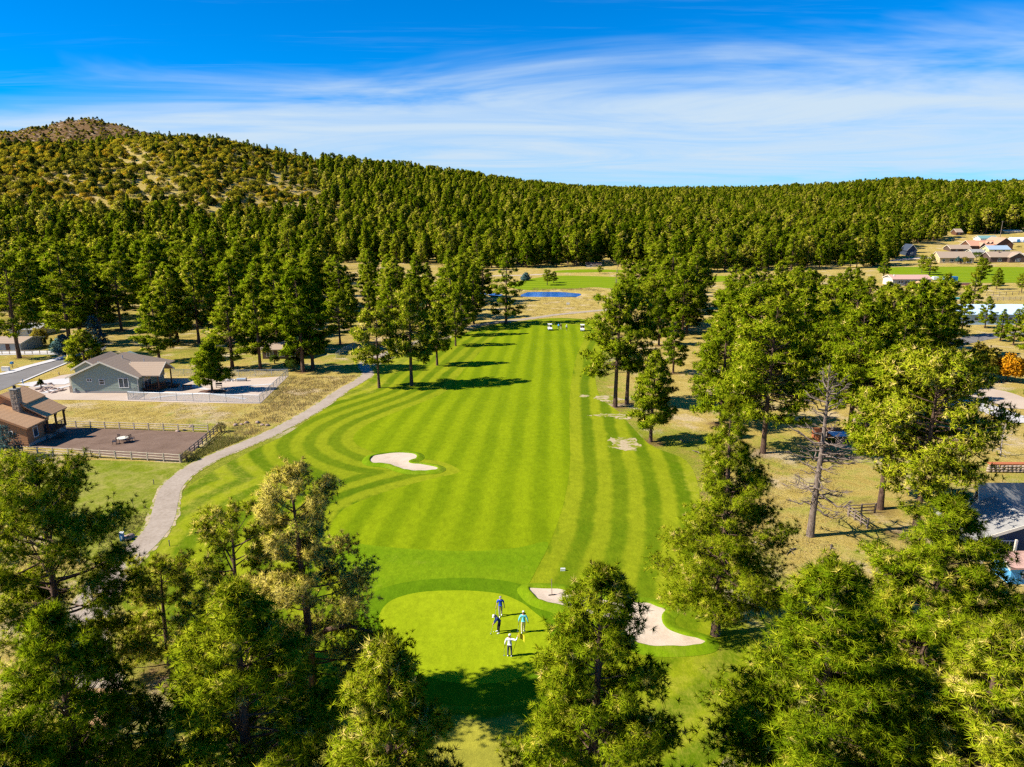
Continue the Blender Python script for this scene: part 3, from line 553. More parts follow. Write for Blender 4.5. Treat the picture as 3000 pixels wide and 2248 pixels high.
def pine_thing(pair, loc, label, group=None, name='pine_tree', rz=0.0, s=1.0, cat='tree', lean=(0, 0)):
    e = empty(name, loc, rz, label, cat, group); e.scale = (s, s, s) if not hasattr(s, '__len__') else s
    if lean != (0, 0): e.rotation_euler = (lean[0], lean[1], rz)
    link('trunk', pair[0], e); link('crown', pair[1], e); return e
def span(bx, by, ty, tx=None):                                # tree from its foot pixel and its top pixel: place and height
    p = at(bx, by); d = ray(bx if tx is None else tx, ty); s = math.hypot(p.x, p.y) / math.hypot(d[0], d[1]); return p, CAMZ + d[2] * s - p.z
rt = random.Random(11)
# the near pines, each one built for itself: foot x, foot y, top y, crown width px, crown settings, label
NEAR = [
 (238, 2175, 1350, 300, dict(base=.30, kind='round', nt=3600, limbs=74, gold=.10, tone=.40, drop=.10, inner=.6, flat=.7), 'big open crowned pine with dark forked trunk at the left edge'),
 (335, 2850, 1722, 390, dict(share='dark', base=.12, kind='column', nt=4200, limbs=105, gold=.03, tone=.39), 'bushy green pine in the bottom left corner, in front of the forked pine'),
 (130, 3000, 2000, 400, dict(share='wide', base=.16, kind='column', nt=4200, limbs=95, gold=.08, tone=.46), 'pine whose top fills the very corner at the bottom left'),
 (925, 2120, 1362, 380, dict(base=.22, kind='ragged', nt=3200, limbs=62, gold=.30, tone=.90, drop=.16, inner=.7, flat=.8), 'yellowing pine with straw coloured crown and a long arched limb, left of the green'),
 (728, 2125, 1490, 260, dict(base=.24, kind='round', nt=1500, limbs=34, gold=.25, tone=.46, drop=.1, inner=.6), 'shorter olive pine against the left side of the yellowing pine'),
 (505, 1985, 1640, 290, dict(base=.06, kind='ragged', nt=1900, limbs=50, gold=.28, tone=.50, drop=.15, dead=.15, inner=.6), 'thin scraggly pine with bare grey twigs beside the cart path'),
 (772, 2720, 1700, 470, dict(share='dark', base=.12, kind='column', nt=4200, limbs=105, gold=.03, tone=.39), 'dense dark green pine standing lower left of the green'),
 (1182, 2950, 1868, 470, dict(share='gold', base=.10, kind='cone', nt=4400, limbs=95, gold=.12, tone=.44), 'golden flecked pine at the bottom edge, left of centre below the green'),
 (1717, 2650, 1668, 490, dict(share='green', base=.10, kind='cone', nt=4800, limbs=110, gold=.04, tone=.42), 'large bright pine at the bottom edge hiding the middle of the right bunker'),
 (2348, 2620, 1640, 560, dict(share='green', base=.10, kind='cone', nt=4800, limbs=110, gold=.04, tone=.42), 'broad conical green pine at the bottom right, right of the mown strip'),
 (2655, 2240, 1440, 410, dict(share='wide', base=.16, kind='column', nt=4200, limbs=95, gold=.08, tone=.46), 'wide yellow green pine in front of the grey roofed house'),
 (2765, 2720, 1800, 500, dict(share='gold', base=.10, kind='cone', nt=4400, limbs=95, gold=.12, tone=.44), 'pine filling the bottom right corner'),
 (2095, 1860, 1166, 380, dict(base=.17, kind='spire', nt=4600, limbs=110, gold=.04, tone=.39, drop=.03), 'tall narrow topped pine with bare lower trunk at the end of the right bunker'),
 (2678, 1572, 1042, 270, dict(base=.26, kind='round', nt=3000, limbs=80, gold=.08, tone=.47, dead=.05), 'tall pale green pine with silvery dead limbs left of the grey roofed house'),
 (2578, 1492, 1000, 200, dict(base=.34, kind='column', nt=2300, limbs=60, gold=.08, tone=.46, drop=.08), 'pine with reddish leaning trunk beside the rail fence corner'),
 (2235, 1328, 868, 250, dict(base=.24, kind='column', nt=3400, limbs=85, gold=.02, tone=.36), 'big dense pine with thick trunk behind the tall narrow topped pine'),
 (2110, 1245, 925, 200, dict(base=.16, kind='cone', nt=2600, limbs=75, gold=.02, tone=.37), 'dense pine close left of the thick trunked pine on the right'),
 (2488, 1266, 885, 210, dict(base=.20, kind='column', nt=2600, limbs=75, gold=.03, tone=.39), 'pine rising behind the red hot tub surround'),
 (1802, 1193, 838, 200, dict(base=.30, kind='ragged', nt=2200, limbs=58, gold=.06, tone=.44, drop=.08), 'tall layered pine on the right edge of the fairway by the bare patches'),
 (1836, 1184, 862, 170, dict(base=.34, kind='round', nt=1900, limbs=52, gold=.05, tone=.42), 'pine with leaning bare trunk just right of the layered fairway pine'),
 (1906, 1295, 1030, 120, dict(base=.20, kind='cone', nt=1700, limbs=60, gold=.04, tone=.44), 'single smaller pine on the right edge of the rough above the largest bare patch'),
 (1111, 1137, 922, 130, dict(base=.34, kind='round', nt=1500, limbs=44, gold=.06, tone=.46, drop=.12), 'slim pine with pale thin trunk where the cart path bends, left of the fairway'),
 (1206, 1130, 838, 150, dict(base=.28, kind='column', nt=2300, limbs=62, gold=.10, tone=.50, drop=.05), 'tall yellow green pine second from the cart path bend, throwing a long shadow'),
 (1281, 1071, 897, 95, dict(base=.26, kind='cone', nt=1300, limbs=50, gold=.10, tone=.48), 'smaller pine third from the cart path bend on the left of the fairway'),
 (1483, 950, 744, 100, dict(base=.14, kind='ragged', nt=1600, limbs=55, gold=.05, tone=.40), 'tall pine at the far left end of the fairway before the pond'),
 (622, 1146, 1002, 95, dict(base=.22, kind='cone', nt=1500, limbs=60, gold=.02, tone=.42), 'round topped pine inside the chain link yard of the grey house'),
 (249, 1080, 972, 72, dict(base=.10, kind='column', nt=1200, limbs=50, gold=.02, tone=.44), 'small pine at the street corner left of the grey house'),
]
SHARE = {}
for i, (bx, by, ty, wpx, kw, lab) in enumerate(NEAR):
    p, H = span(bx, by, ty); dist = math.sqrt(p.x ** 2 + p.y ** 2 + (CAMZ - p.z - H * .5) ** 2); R = wpx / 2 / FPX * dist * 0.97; kw = dict(kw); kw['limbs'] = int(kw['limbs'] * 1.25)
    fine = min(1.0, max(0.0, (dist - 45) / 130)); kw = dict(kw); nt = kw.pop('nt')
    key = kw.pop('share', None); sc_, rz_ = 1.0, 0.0
    if key in SHARE: pair, R0, H0 = SHARE[key]; sc_, rz_ = (R / R0, R / R0, H / H0), 1.9
    elif dist < 62: pair = pine_pair('near_pine', 100 + i, H, R, nt=int(nt * 2.2), nb=24, bl=0.28, bw=0.029, **kw)
    else: pair = pine_pair('near_pine', 100 + i, H, R, nt=int(nt * 1.65 * (1 - 0.40 * fine)), nb=int(13 - 3 * fine), bl=0.34 + 0.30 * fine, bw=0.070 + 0.10 * fine, wood=False, **kw)
    if key: SHARE.setdefault(key, (pair, R, H))
    t = pine_thing(pair, p, lab, 'pines close to the fairway', rz=rz_, s=sc_)
    if i == 3:                                               # the arched heavy limb of the yellowing pine
        b = MB(); pts = [(0, 0, H * .34), (1.2, -.3, H * .40), (2.6, -.5, H * .425), (4.0, -.6, H * .40), (5.2, -.7, H * .34), (6.2, -.6, H * .27)]
        b.tube(pts, [.20, .16, .13, .10, .06, .03], 6); lo = b.build('limb', M['bark'], t, True); g = np.random.default_rng(9); q = g.beta(2.2, 1.0, 330); q = np.column_stack([np.interp(q * 5, range(6), [p_[k] for p_ in pts]) for k in range(3)]) + g.normal(0, 1, (330, 3)) * np.array([.35, .75, .35]); cv, ct, tv, nn = tufts(g, q, unit(g.normal(0, .6, (330, 3)) + np.array([.3, 0, .6])), 20, .28, .035, .40, .12, N=unit(g.normal(0, .5, (330, 3)) + np.array([0, 0, .8]))); link('spray', tri_mesh('spray', cv, ct, [M['needle']], {'tone': tv, 'nrm': nn}, dom='FACE'), lo)
# kinds used for the woods in the middle distance
MID = []
for k, (kd, base, R, tone, gold, drop) in enumerate([('cone', .16, 4.5, .40, .03, .03), ('column', .20, 4.5, .44, .04, .05), ('ragged', .22, 4.8, .42, .02, .06), ('round', .26, 4.5, .46, .03, .06), ('cone', .10, 3.8, .36, .02, 0), ('column', .14, 3.9, .40, .03, .04), ('ragged', .20, 4.3, .50, .05, .06), ('cone', .20, 5.0, .46, .03, .05)]):
    MID.append(pine_pair('wood_pine', 300 + k, 20.0, R, base=base, kind=kd, nt=1700, nb=11, bl=.62, bw=.17, tone=tone - .04, gold=gold, drop=drop, limbs=66, twigs=4, wood=False))
taken = []
def clear(p, dmin): return all((p.x - q[0]) ** 2 + (p.y - q[1]) ** 2 > dmin * dmin for q in taken)
def mid_tree(bx, by, ty, lab, group, k=None, ws=1.0):
    p, H = span(bx, by, ty); s = H / 20.0; taken.append((p.x, p.y))
    return pine_thing(MID[rt.randrange(8) if k is None else k], p, lab, group, rz=rt.uniform(0, 6.28), s=(s * ws, s * ws, s))
SINGLE = [
 (57, 1050, 758, 'tall pine with dark bare trunk on the verge at the far left edge', 3, 1.1), (206, 1010, 714, 'tallest dark pine left of the grey house beyond the street', 1, 1.15), (467, 1060, 862, 'pine with dark trunk directly behind the grey house roof', 1, 1.2),
 (681, 1080, 866, 'broad pine behind the chain link yard, behind the round topped pine', 0, 1.35), (763, 1084, 812, 'pine with slender straight trunk right of the chain link yard', 2, 1.0), (888, 1090, 784, 'tall pine with straight trunk by the green hedge near the chain link yard', 2, 1.05),
 (917, 1083, 805, 'pine close to the right of the tall pine by the green hedge', 0, 1.0), (997, 1010, 858, 'dark round pine standing left of the cart path bend', 3, 1.2), (1320, 965, 762, 'dark tall pine behind the small third pine left of the fairway', 1, 1.15),
 (1388, 950, 776, 'tall pine between the dark pine and the far end of the fairway', 5, 1.0), (1603, 836, 792, 'round pine on the far bank behind the pond', 3, 1.5), (1622, 829, 795, 'smaller pine right behind the round pine beyond the pond', 1, 1.5),
 (1757, 803, 780, 'small ball shaped tree on the far meadow beyond the pond', 3, 1.6), (1972, 1094, 928, 'pine on the dry slope right of the layered fairway pine', 0, 1.0), (1930, 1012, 846, 'tall pine behind the dry slope right of the fairway', 4, 1.0),
 (2723, 806, 745, 'wide pine on the far green strip in front of the tan house', 7, 1.4), (2700, 800, 750, 'darker pine just left of the wide pine on the far green strip', 3, 1.2), (2875, 806, 757, 'pine on the far green strip in front of the brown house', 3, 1.3),
 (2919, 848, 785, 'conical pine on the dry meadow below the far green strip', 0, 1.25), (2992, 858, 802, 'pine at the right edge below the far green strip', 3, 1.2), (2588, 812, 740, 'tall pine left of the long salmon roofed home', 5, 1.0),
 (2870, 838, 760, 'tall pine cluster member above the reddish low wall', 3, 1.0), (2846, 915, 790, 'big yellowish pine in front of the reddish low wall', 6, 1.05), (2755, 925, 818, 'pine in front of the blue container', 7, 1.0),
 (2930, 1000, 905, 'dark narrow tree in front of the pale blue roofed barn', 4, 1.1), (2500, 900, 785, 'pine in front of the left end of the long salmon roofed home', 6, 1.1), (1335, 1014, 858, 'pine on the left edge of the fairway casting the third long shadow', 1, .9), (1352, 984, 812, 'pine on the left edge of the fairway casting the fourth long shadow', 0, .9),
 (2815, 985, 852, 'pine left of the long barn, in front of its pale roof', 2, 1.0), (2885, 962, 868, 'small pine before the middle of the long barn', 0, 1.1), (2968, 1012, 905, 'pine right of the dark narrow tree before the barn', 5, 1.0), (3002, 962, 878, 'pine at the right picture edge before the long barn', 1, 1.0), (2762, 985, 842, 'pine at the right end of the right grove near the barn', 7, .9),
 (2335, 1010, 800, 'tall pine at the front of the right grove below the dry meadow', 6, 1.0)]
for bx, by, ty, lab, k, ws in SINGLE: mid_tree(bx, by, ty, lab, 'pines standing apart', k, ws)
def fill(zone, n, dmin, hmin, hmax, lab, group, seed):
    g = random.Random(seed); w = wpoly(zone, 1, False); x0, y0 = w.min(0); x1, y1 = w.max(0); c = 0; tries = 0; got = []
    while c < n and tries < 6000:
        tries += 1; x, y = g.uniform(x0, x1), g.uniform(y0, y1)
        if not inside(w, np.array([x]), np.array([y]))[0]: continue
        p = Vector((x, y, tz(x, y)))
        if not clear(p, dmin): continue
        taken.append((x, y)); s = g.uniform(hmin, hmax) / 20; ws = g.uniform(.95, 1.35)
        got.append(pine_thing(MID[g.randrange(8)], p, lab, group, rz=g.uniform(0, 6.28), s=(s * ws, s * ws, s))); c += 1

fill_ = fill
def fill(zone, n, dmin, hmin, hmax, lab, group, seed):
    k0 = len(bpy.data.objects); before = set(o.name for o in COL.objects); fill_(zone, n, dmin, hmin, hmax, lab, group, seed)
    got = [o for o in COL.objects if o.name not in before and o.type == 'EMPTY']; got.sort(key=lambda o: o.location.x / o.location.y)
    for i, o in enumerate(got):
        side = ('left', 'middle', 'right')[min(2, i * 3 // len(got))]; ys = sorted(q.location.y for q in got); row = ('front', 'centre', 'back')[min(2, ys.index(o.location.y) * 3 // len(got))]
        o['label'] = lab.replace('pine ', 'pine in the %s %s, ' % (side, row), 1).replace(', in the', ' of the').replace(', along the', ' along the').replace(', at the', ' at the'); o['group'] = group
fill([(-120, 850), (420, 845), (700, 850), (960, 860), (1000, 905), (930, 985), (860, 1040), (700, 1030), (470, 1015), (330, 985), (240, 985), (-120, 990)], 98, 5.0, 17, 25, 'green pine in the close wood behind the grey house', 'pines in the wood behind the grey house', 1)
fill([(990, 865), (1250, 868), (1420, 872), (1440, 900), (1330, 945), (1220, 975), (1110, 1010), (1000, 985)], 26, 5.5, 14, 21, 'pine in the clump between the cart path bend and the pond', 'pines between path bend and pond', 2)
fill([(1800, 860), (1880, 852), (2010, 868), (2060, 940), (2020, 1010), (1900, 985), (1850, 960), (1800, 905)], 18, 5.5, 15, 23, 'pine in the stand right of the far end of the fairway', 'pines right of the far fairway', 3)
fill([(2100, 960), (2300, 935), (2480, 950), (2600, 1010), (2740, 1035), (2800, 1040), (2760, 1085), (2690, 1130), (2620, 1200), (2560, 1290), (2460, 1230), (2330, 1200), (2200, 1190), (2100, 1120)], 46, 5.6, 14, 21, 'green pine in the right hand grove', 'pines in the right grove', 4)
fill([(2985, 1060), (3010, 1020), (3150, 1040), (3250, 1200), (3150, 1330), (3010, 1300), (2990, 1230), (2990, 1120)], 8, 6, 10, 15, 'pine at the right edge around the gravel drive', 'pines by the right drive', 5)
fill([(-150, 700), (900, 715), (960, 772), (800, 795), (500, 835), (-150, 835)], 40, 8, 16, 23, 'pine in the wood below the left hill', 'pines at the foot of the hill', 6)
fill([(2080, 800), (2560, 785), (2590, 765), (2620, 740), (2400, 740), (2060, 770)], 26, 6, 16, 23, 'pine along the forest edge behind the far green strip', 'pines along the far forest edge', 7)
fill([(1000, 748), (1500, 752), (1600, 765), (1580, 785), (1470, 790), (1300, 800), (1240, 770), (1000, 768)], 18, 7, 15, 22, 'pine along the forest edge behind the tan clearing', 'pines behind the tan clearing', 8)
# ---- the far woods and the hillside: countless trees
def clump_mesh(name, seed, leaf, n, nb, bl, bw, shape, H=4.0, R=2.2):
    g = np.random.default_rng(seed); d = unit(g.normal(0, 1, (n, 3))); d[:, 2] = np.abs(d[:, 2]); rr = g.uniform(0.55, 1, n) ** 0.6
    lob = 1 + 0.22 * np.sin(d[:, 0] * 5 + seed) * np.sin(d[:, 1] * 6)
    C = d * (rr * lob)[:, None] * np.array([R, R, H * 0.62]) + np.array([0, 0, H * 0.34 if shape == 'bush' else H * 0.40])
    if shape == 'juniper': C[:, :2] *= (1.15 - 0.6 * np.clip(C[:, 2] / H, 0, 1))[:, None]
    D = unit(d + g.normal(0, 0.4, (n, 3))); dirb = unit(D[:, None] * .7 + unit(g.normal(0, 1, (n, nb, 3)))); ln = bl * g.uniform(.7, 1.3, (n, nb))[..., None]
    sd = unit(np.cross(dirb, unit(g.normal(0, 1, (n, nb, 3))))) * bw / 2; c = C[:, None]; tri = np.stack([c + dirb * 0, c + dirb * ln + sd, c + dirb * ln - sd], 2)
    NN = unit(d[:, None] + g.normal(0, .3, (n, nb, 3))).reshape(-1, 3); tone = np.repeat(np.clip((0.70 if name == 'oak' and seed % 3 == 2 else 0.45) + g.normal(0, .13, n), 0, 1), nb); cv = tri.reshape(-1, 3); V, T = [], []
    tube_np([(0, 0, -.4), (0, 0, H * .35), (0, 0, H * .6)], [.16, .12, .05], 4, V, T); V = np.vstack(V); T = np.vstack(T)
    return np.vstack([cv, V]), np.vstack([np.arange(len(cv)).reshape(-1, 3), T + len(cv)]), np.concatenate([tone, np.zeros(len(T))]), np.concatenate([np.zeros(len(cv) // 3), np.ones(len(T))]), np.vstack([NN, np.tile([0, 0, 1.0], (len(T), 1))])
def proto(name, V, T, tone, mi, nn, leaf, bark='bark'):
    return bpy.data.objects.new(name, tri_mesh(name, V, T, [M[leaf], M[bark]], {'tone': tone, 'nrm': nn}, mi, dom='FACE'))
FARP = []
for k, (kd, base, R, tone, gold) in enumerate([('cone', .12, 3.3, .40, .03), ('column', .16, 3.4, .44, .04), ('ragged', .2, 3.8, .43, .05), ('round', .24, 3.9, .47, .06), ('cone', .14, 3.8, .35, .02), ('cone', .10, 2.8, .38, .03)]):
    V, T, cv, ct, tv, nn = pine_meshes(500 + k, 18.0, R, base=base, kind=kd, nt=400, nb=7, bl=.90, bw=.40, tone=tone, gold=gold, limbs=44, twigs=3, far=True)
    FARP.append(proto('far_pine', np.vstack([cv, V]), np.vstack([ct, T + len(cv)]), np.concatenate([tv, np.zeros(len(T))]), np.concatenate([np.zeros(len(ct)), np.ones(len(T))]), np.vstack([nn, np.tile([0, 0, 1.0], (len(T), 1))]), 'needle_far'))
OAKP = [proto('oak', *clump_mesh('oak', 600 + k, 'oak', 190, 5, .6, .30, 'bush', 4.2, 3.0), 'oak') for k in range(3)]
JUNP = [proto('juniper', *clump_mesh('juniper', 620 + k, 'juniper', 260, 5, .5, .26, 'juniper', 5.5, 2.6), 'juniper') for k in range(2)]
DEADP = []
V, T, cv, ct, tv, nn = pine_meshes(640, 17.0, 2.2, base=.2, nt=10, nb=2, bl=.3, bw=.05, limbs=46, dead=1.0, far=False)
DEADP.append(proto('dead_pine', V, T, np.full(len(T), .5), np.ones(len(T)), np.tile([0, 0, 1.0], (len(T), 1)), 'needle_far', 'deadwood'))
def scatter(name, label, pts, scl, rot, idx, protos, kind='stuff', cat=None):
    n = len(pts); me = bpy.data.meshes.new(name); me.vertices.add(n); me.vertices.foreach_set('co', np.asarray(pts, np.float32).ravel())
    for nm, q, ty in (('scl', scl, 'FLOAT'), ('rot', rot, 'FLOAT'), ('idx', idx, 'INT')):
        a = me.attributes.new(nm, ty, 'POINT'); a.data.foreach_set('value', np.asarray(q, np.int32 if ty == 'INT' else np.float32))
    me.update(); o = link(name, me); tag(o, label, cat, None, kind)
    ng = bpy.data.node_groups.new(name, 'GeometryNodeTree'); ng.interface.new_socket('Geometry', in_out='INPUT', socket_type='NodeSocketGeometry'); ng.interface.new_socket('Geometry', in_out='OUTPUT', socket_type='NodeSocketGeometry')
    N, L = ng.nodes, ng.links; gi, go = N.new('NodeGroupInput'), N.new('NodeGroupOutput'); jn = N.new('GeometryNodeJoinGeometry')
    def na(nm, ty): a = N.new('GeometryNodeInputNamedAttribute'); a.data_type = ty; a.inputs[0].default_value = nm; return a.outputs[0]
    s, r, ix = na('scl', 'FLOAT'), na('rot', 'FLOAT'), na('idx', 'INT'); cb = N.new('ShaderNodeCombineXYZ'); L.new(r, cb.inputs[2])
    for k, pr in enumerate(protos):
        oi = N.new('GeometryNodeObjectInfo'); oi.inputs[0].default_value = pr; oi.inputs[1].default_value = True
        cp = N.new('FunctionNodeCompare'); cp.data_type = 'INT'; cp.operation = 'EQUAL'; L.new(ix, cp.inputs[2]); cp.inputs[3].default_value = k
        ip = N.new('GeometryNodeInstanceOnPoints'); L.new(gi.outputs[0], ip.inputs['Points']); L.new(cp.outputs[0], ip.inputs['Selection']); L.new(oi.outputs['Geometry'], ip.inputs['Instance'])
        L.new(cb.outputs[0], ip.inputs['Rotation']); L.new(s, ip.inputs['Scale']); L.new(ip.outputs[0], jn.inputs[0])
    L.new(jn.outputs[0], go.inputs[0]); md = o.modifiers.new('scatter', 'NODES'); md.node_group = ng; return o
def forest():
    g = np.random.default_rng(5); n = 120000
    az = np.arctan(g.uniform(-1.02, 1.02, n) * 0.80); r = np.sqrt(g.uniform(330 ** 2, 2150 ** 2, n)); x, y = r * np.sin(az), r * np.cos(az)
    rr = np.interp(az, _AZ, _RR); peak = np.zeros(n, bool)
    for px, py, ph, sl in _PEAKS: peak |= np.hypot(x - px, y - py) < 330
    z = terrain(x, y); px_ = 1500 + np.tan(az) * FPX
    hill = (px_ < 1050) & (z > 18) & (r < rr + 60)
    mead = np.sin(x / 31 + 2) * np.sin(y / 43 + x / 90) + 0.6 * np.sin(x / 13 + y / 17) + 0.35 * g.normal(0, 1, n)
    hk = sstep(12, 32, z) * (1 - sstep(780, 1150, px_))
    # clearings and houses stay open
    op = np.zeros(n, bool)
    for zone in ([(940, 772), (1100, 768), (1260, 778), (1500, 790), (1640, 782), (1900, 785), (1960, 800), (2080, 800), (2080, 900), (1400, 900), (960, 850)], [(2060, 800), (2580, 785), (2640, 740), (2720, 715), (2800, 690), (3300, 655), (3300, 950), (2060, 950)],
                 [(-400, 840), (980, 840), (1400, 870), (1400, 1000), (-400, 1000)], [(560, 745), (640, 740), (660, 765), (560, 770)]): op |= inside(wpoly(zone, 1, False), x, y)
    dens = np.where(r < 700, 0.62, np.where(r < 1100, 0.50, 0.34)); pine_p = dens * (1 - hk * np.where(mead > -0.3, 0.975, 0.90))
    ridge = hill & (r > rr - 70); pine_p = np.where(ridge & (px_ > 330), 0.14, pine_p)
    tk = np.array(taken); nearz = np.nonzero(r < 620)[0]; blk = np.zeros(n, bool); blk[nearz] = (((x[nearz, None] - tk[None, :, 0]) ** 2 + (y[nearz, None] - tk[None, :, 1]) ** 2) < 20).any(1)
    ok = ~op & ~blk & ~peak & (r < rr + 70) & (g.random(n) < pine_p)
    P = np.column_stack([x, y, z - 0.2]); m = ok
    # keep pines from standing inside one another: one per 4.6 m cell
    _, first = np.unique(np.floor(x[m] / 5.2).astype(int) * 100003 + np.floor(y[m] / 5.2).astype(int), return_index=True); id_ = np.nonzero(m)[0][first]
    sc = (g.uniform(.52, 1.22, len(id_)) + .10 * np.sin(x[id_] / 37) * np.sin(y[id_] / 53)) * np.where(hk[id_] > .5, .56, 1.0) * np.where(r[id_] > 1200, .92, 1)
    ix = g.integers(0, 6, len(id_)); dd = g.random(len(id_)) < 0.010
    scatter('distant_pine_forest', 'distant mass of pines covering the plain and the low hills', P[id_][~dd], sc[~dd], g.uniform(0, 6.28, len(id_))[~dd], ix[~dd], FARP)
    scatter('dead_pines_in_forest', 'pale dead pines scattered through the distant forest', P[id_][dd], sc[dd], g.uniform(0, 6.28, dd.sum()), np.zeros(dd.sum()), DEADP)
    oak = ~op & (r < np.where(peak, 1750, rr + 40)) & (g.random(n) < np.where(peak, 0.42, hk * np.where(mead > 0.6, 0.30, 0.62) + np.where(mead > .5, .05, .012))); io = np.nonzero(oak)[0]
    scatter('hillside_oak_scrub', 'olive and golden oak scrub spread over the left hillside', P[io], g.uniform(.55, 1.45, len(io)) * np.where(peak[io], .55, 1), g.uniform(0, 6.28, len(io)), g.integers(0, 3, len(io)), OAKP)
    jn = ~op & (r < np.where(peak, 1750, rr + 30)) & (g.random(n) < np.where(peak, 0.10, hk * np.where(mead > 0.6, 0.04, 0.13))); ij = np.nonzero(jn)[0]
    scatter('hillside_junipers', 'dark round junipers dotted over the left hillside', P[ij], g.uniform(.6, 1.5, len(ij)) * np.where(peak[ij], .7, 1), g.uniform(0, 6.28, len(ij)), g.integers(0, 2, len(ij)), JUNP)
    print('FOREST', len(id_), len(io), len(ij))
forest()
# ------------------------------------------------------------------ single special trees and shrubs
def on_height(px, py, z): d = ray(px, py); s = (z - CAMZ) / d[2]; return Vector((d[0] * s, d[1] * s, z))
p, H = span(2373, 1571, 1062)
V, T, *_ = pine_meshes(41, H, 3.4, base=.18, limbs=92, kind='ragged', nt=10, nb=2, bare=True, twigs=9, drop=.15, rise=1.1, sway=.35, trunk=1.15)
e = empty('dead_pine_snag', p, 0, 'bare dead pine snag with broken grey limbs standing in the dry grass', 'tree'); link('trunk', tri_mesh('snag', V, T, [M['deadwood']], smooth=True), e)
p, H = span(1805, 850, 775)
V, T, *_ = pine_meshes(42, H, 1.6, base=.3, limbs=30, kind='column', nt=10, nb=2, bare=True, twigs=3); e = empty('dead_pine_snag', p, 0, 'thin bare dead pine behind the tall layered fairway pine', 'tree'); link('trunk', tri_mesh('snag', V, T, [M['deadwood']], smooth=True), e)
def bare_shrub(bx, by, ty, R, seed, label, mat, n=26):
    p, H = span(bx, by, ty); V, T, *_ = pine_meshes(seed, H, R, base=.08, limbs=n, kind='column', nt=10, nb=2, bare=True, twigs=5, rise=2.2, trunk=.6); e = empty('bare_tree', p, 0, label, 'tree'); link('trunk', tri_mesh('bare', V, T, [mat], smooth=True), e)
M['palebark'] = bark_mat('pale_bark', (0.30, 0.24, 0.22), (0.55, 0.48, 0.44))
bare_shrub(2931, 1338, 1225, 1.6, 43, 'leafless pale branched tree above the stone retaining wall', M['palebark'], 34)
for k, x in enumerate((2886, 2898, 2909)): bare_shrub(x, 1216, 1166, .5, 44 + k, ('left', 'middle', 'right')[k] + ' one of three thin white trunks by the gravel drive', M['palebark'], 10)
bare_shrub(2862, 1040, 985, 2.6, 48, 'leafless reddish topped tree above the yellow tree on the right', M['deadwood'], 30)
def leafy(name, bx, by, ty, wpx, leaf, label, seed, shape='bush', n=420, nb=7, group=None, cat='shrub', bl=.34, bw=.17):
    p, H = span(bx, by, ty); dist = (Vector((0, 0, CAMZ)) - p).length; R = wpx / 2 / FPX * dist; k = max(.18, min(1, H / 5))
    V, T, tone, mi, NN = clump_mesh(name, seed, leaf, n, nb, bl * k + .04, bw * k + .02, shape, H, R); nl = int((mi == 0).sum())
    e = empty(name, p, 0, label, cat, group); link('crown', tri_mesh('crown', V[:nl * 3], T[:nl], [M[leaf]], {'tone': tone[:nl], 'nrm': NN[:nl]}, dom='FACE'), e)
    link('trunk', tri_mesh('trunk', V[nl * 3:], T[nl:] - nl * 3, [M['bark']]), e); return e
leafy('maple_tree', 2950, 1118, 1042, 62, 'autumn', 'bright orange autumn tree by the right gravel drive', 1, n=700, cat='tree', bl=.5, bw=.3)
leafy('yellow_tree', 2868, 1112, 1012, 80, 'yellowleaf', 'yellow olive leafed tree left of the bright orange tree', 2, n=800, cat='tree', bl=.5, bw=.3)
leafy('yellow_tree', 2745, 1010, 925, 60, 'oak', 'brownish gold tree in the right grove near the pale blue roofed barn', 3, n=600, cat='tree', bl=.5, bw=.3)
leafy('yellow_shrub', 117, 1012, 962, 36, 'yellowleaf', 'yellow leafed shrub behind the street at the far left', 4, n=420, cat='shrub')
leafy('yellow_shrub', 2826, 774, 752, 20, 'yellowleaf', 'round yellow shrub at the corner of the tan house', 5, n=240)
for k, (x, y, t) in enumerate(((2805, 774, 753), (2815, 774, 758))): leafy('blue_spruce', x, y, t, 14, 'spruce', ('taller', 'shorter')[k] + ' blue green shrub beside the tan house wall', 6 + k, 'juniper', 260)
leafy('round_shrub', 2985, 727, 720, 13, 'juniper', 'small dark round shrub below the white arched building', 8, n=160)
leafy('garden_tree', 2860, 765, 738, 28, 'bushleaf', 'leafy green tree between the tan house and the brown house', 9, n=420, cat='tree')
leafy('round_shrub', 2072, 850, 833, 26, 'bushleaf', 'dense green round shrub on the dry meadow left of the right grove', 10, n=300)
leafy('hedge_shrub', 2443, 1300, 1281, 26, 'bushleaf', 'clipped green shrub left of the red hot tub surround', 11, n=420)
leafy('hedge_shrub', 2494, 1292, 1268, 28, 'bushleaf', 'clipped green shrub right of the red hot tub surround', 12, n=420)
leafy('hedge_shrub', 862, 1086, 1045, 52, 'bushleaf', 'dark green hedge bush right of the chain link yard', 13, n=600)
leafy('hedge_shrub', 805, 1066, 1040, 26, 'bushleaf', 'small dark bush left of the green hedge bush by the wood', 14, n=300)
leafy('dry_shrub', 548, 1349, 1322, 34, 'drygrass', 'dry brown shrub at the lower corner of the rail fence', 15, n=300, bl=.5, bw=.05)
leafy('dry_shrub', 648, 1266, 1238, 26, 'drygrass', 'dry golden shrub at the far right corner of the rail fence', 16, n=300, bl=.5, bw=.05)
leafy('corner_spruce', 121, 1136, 1112, 16, 'juniper', 'small conical evergreen in the rock garden', 17, 'juniper', 260)
for k, (x, y, t) in enumerate(((133, 1016, 993), (153, 1016, 993), (159, 1018, 998))): leafy('cypress', x, y, t, 8, 'bushleaf', ('leftmost', 'middle', 'rightmost')[k] + ' one of three small upright evergreens across the street', 18 + k, 'juniper', 160)
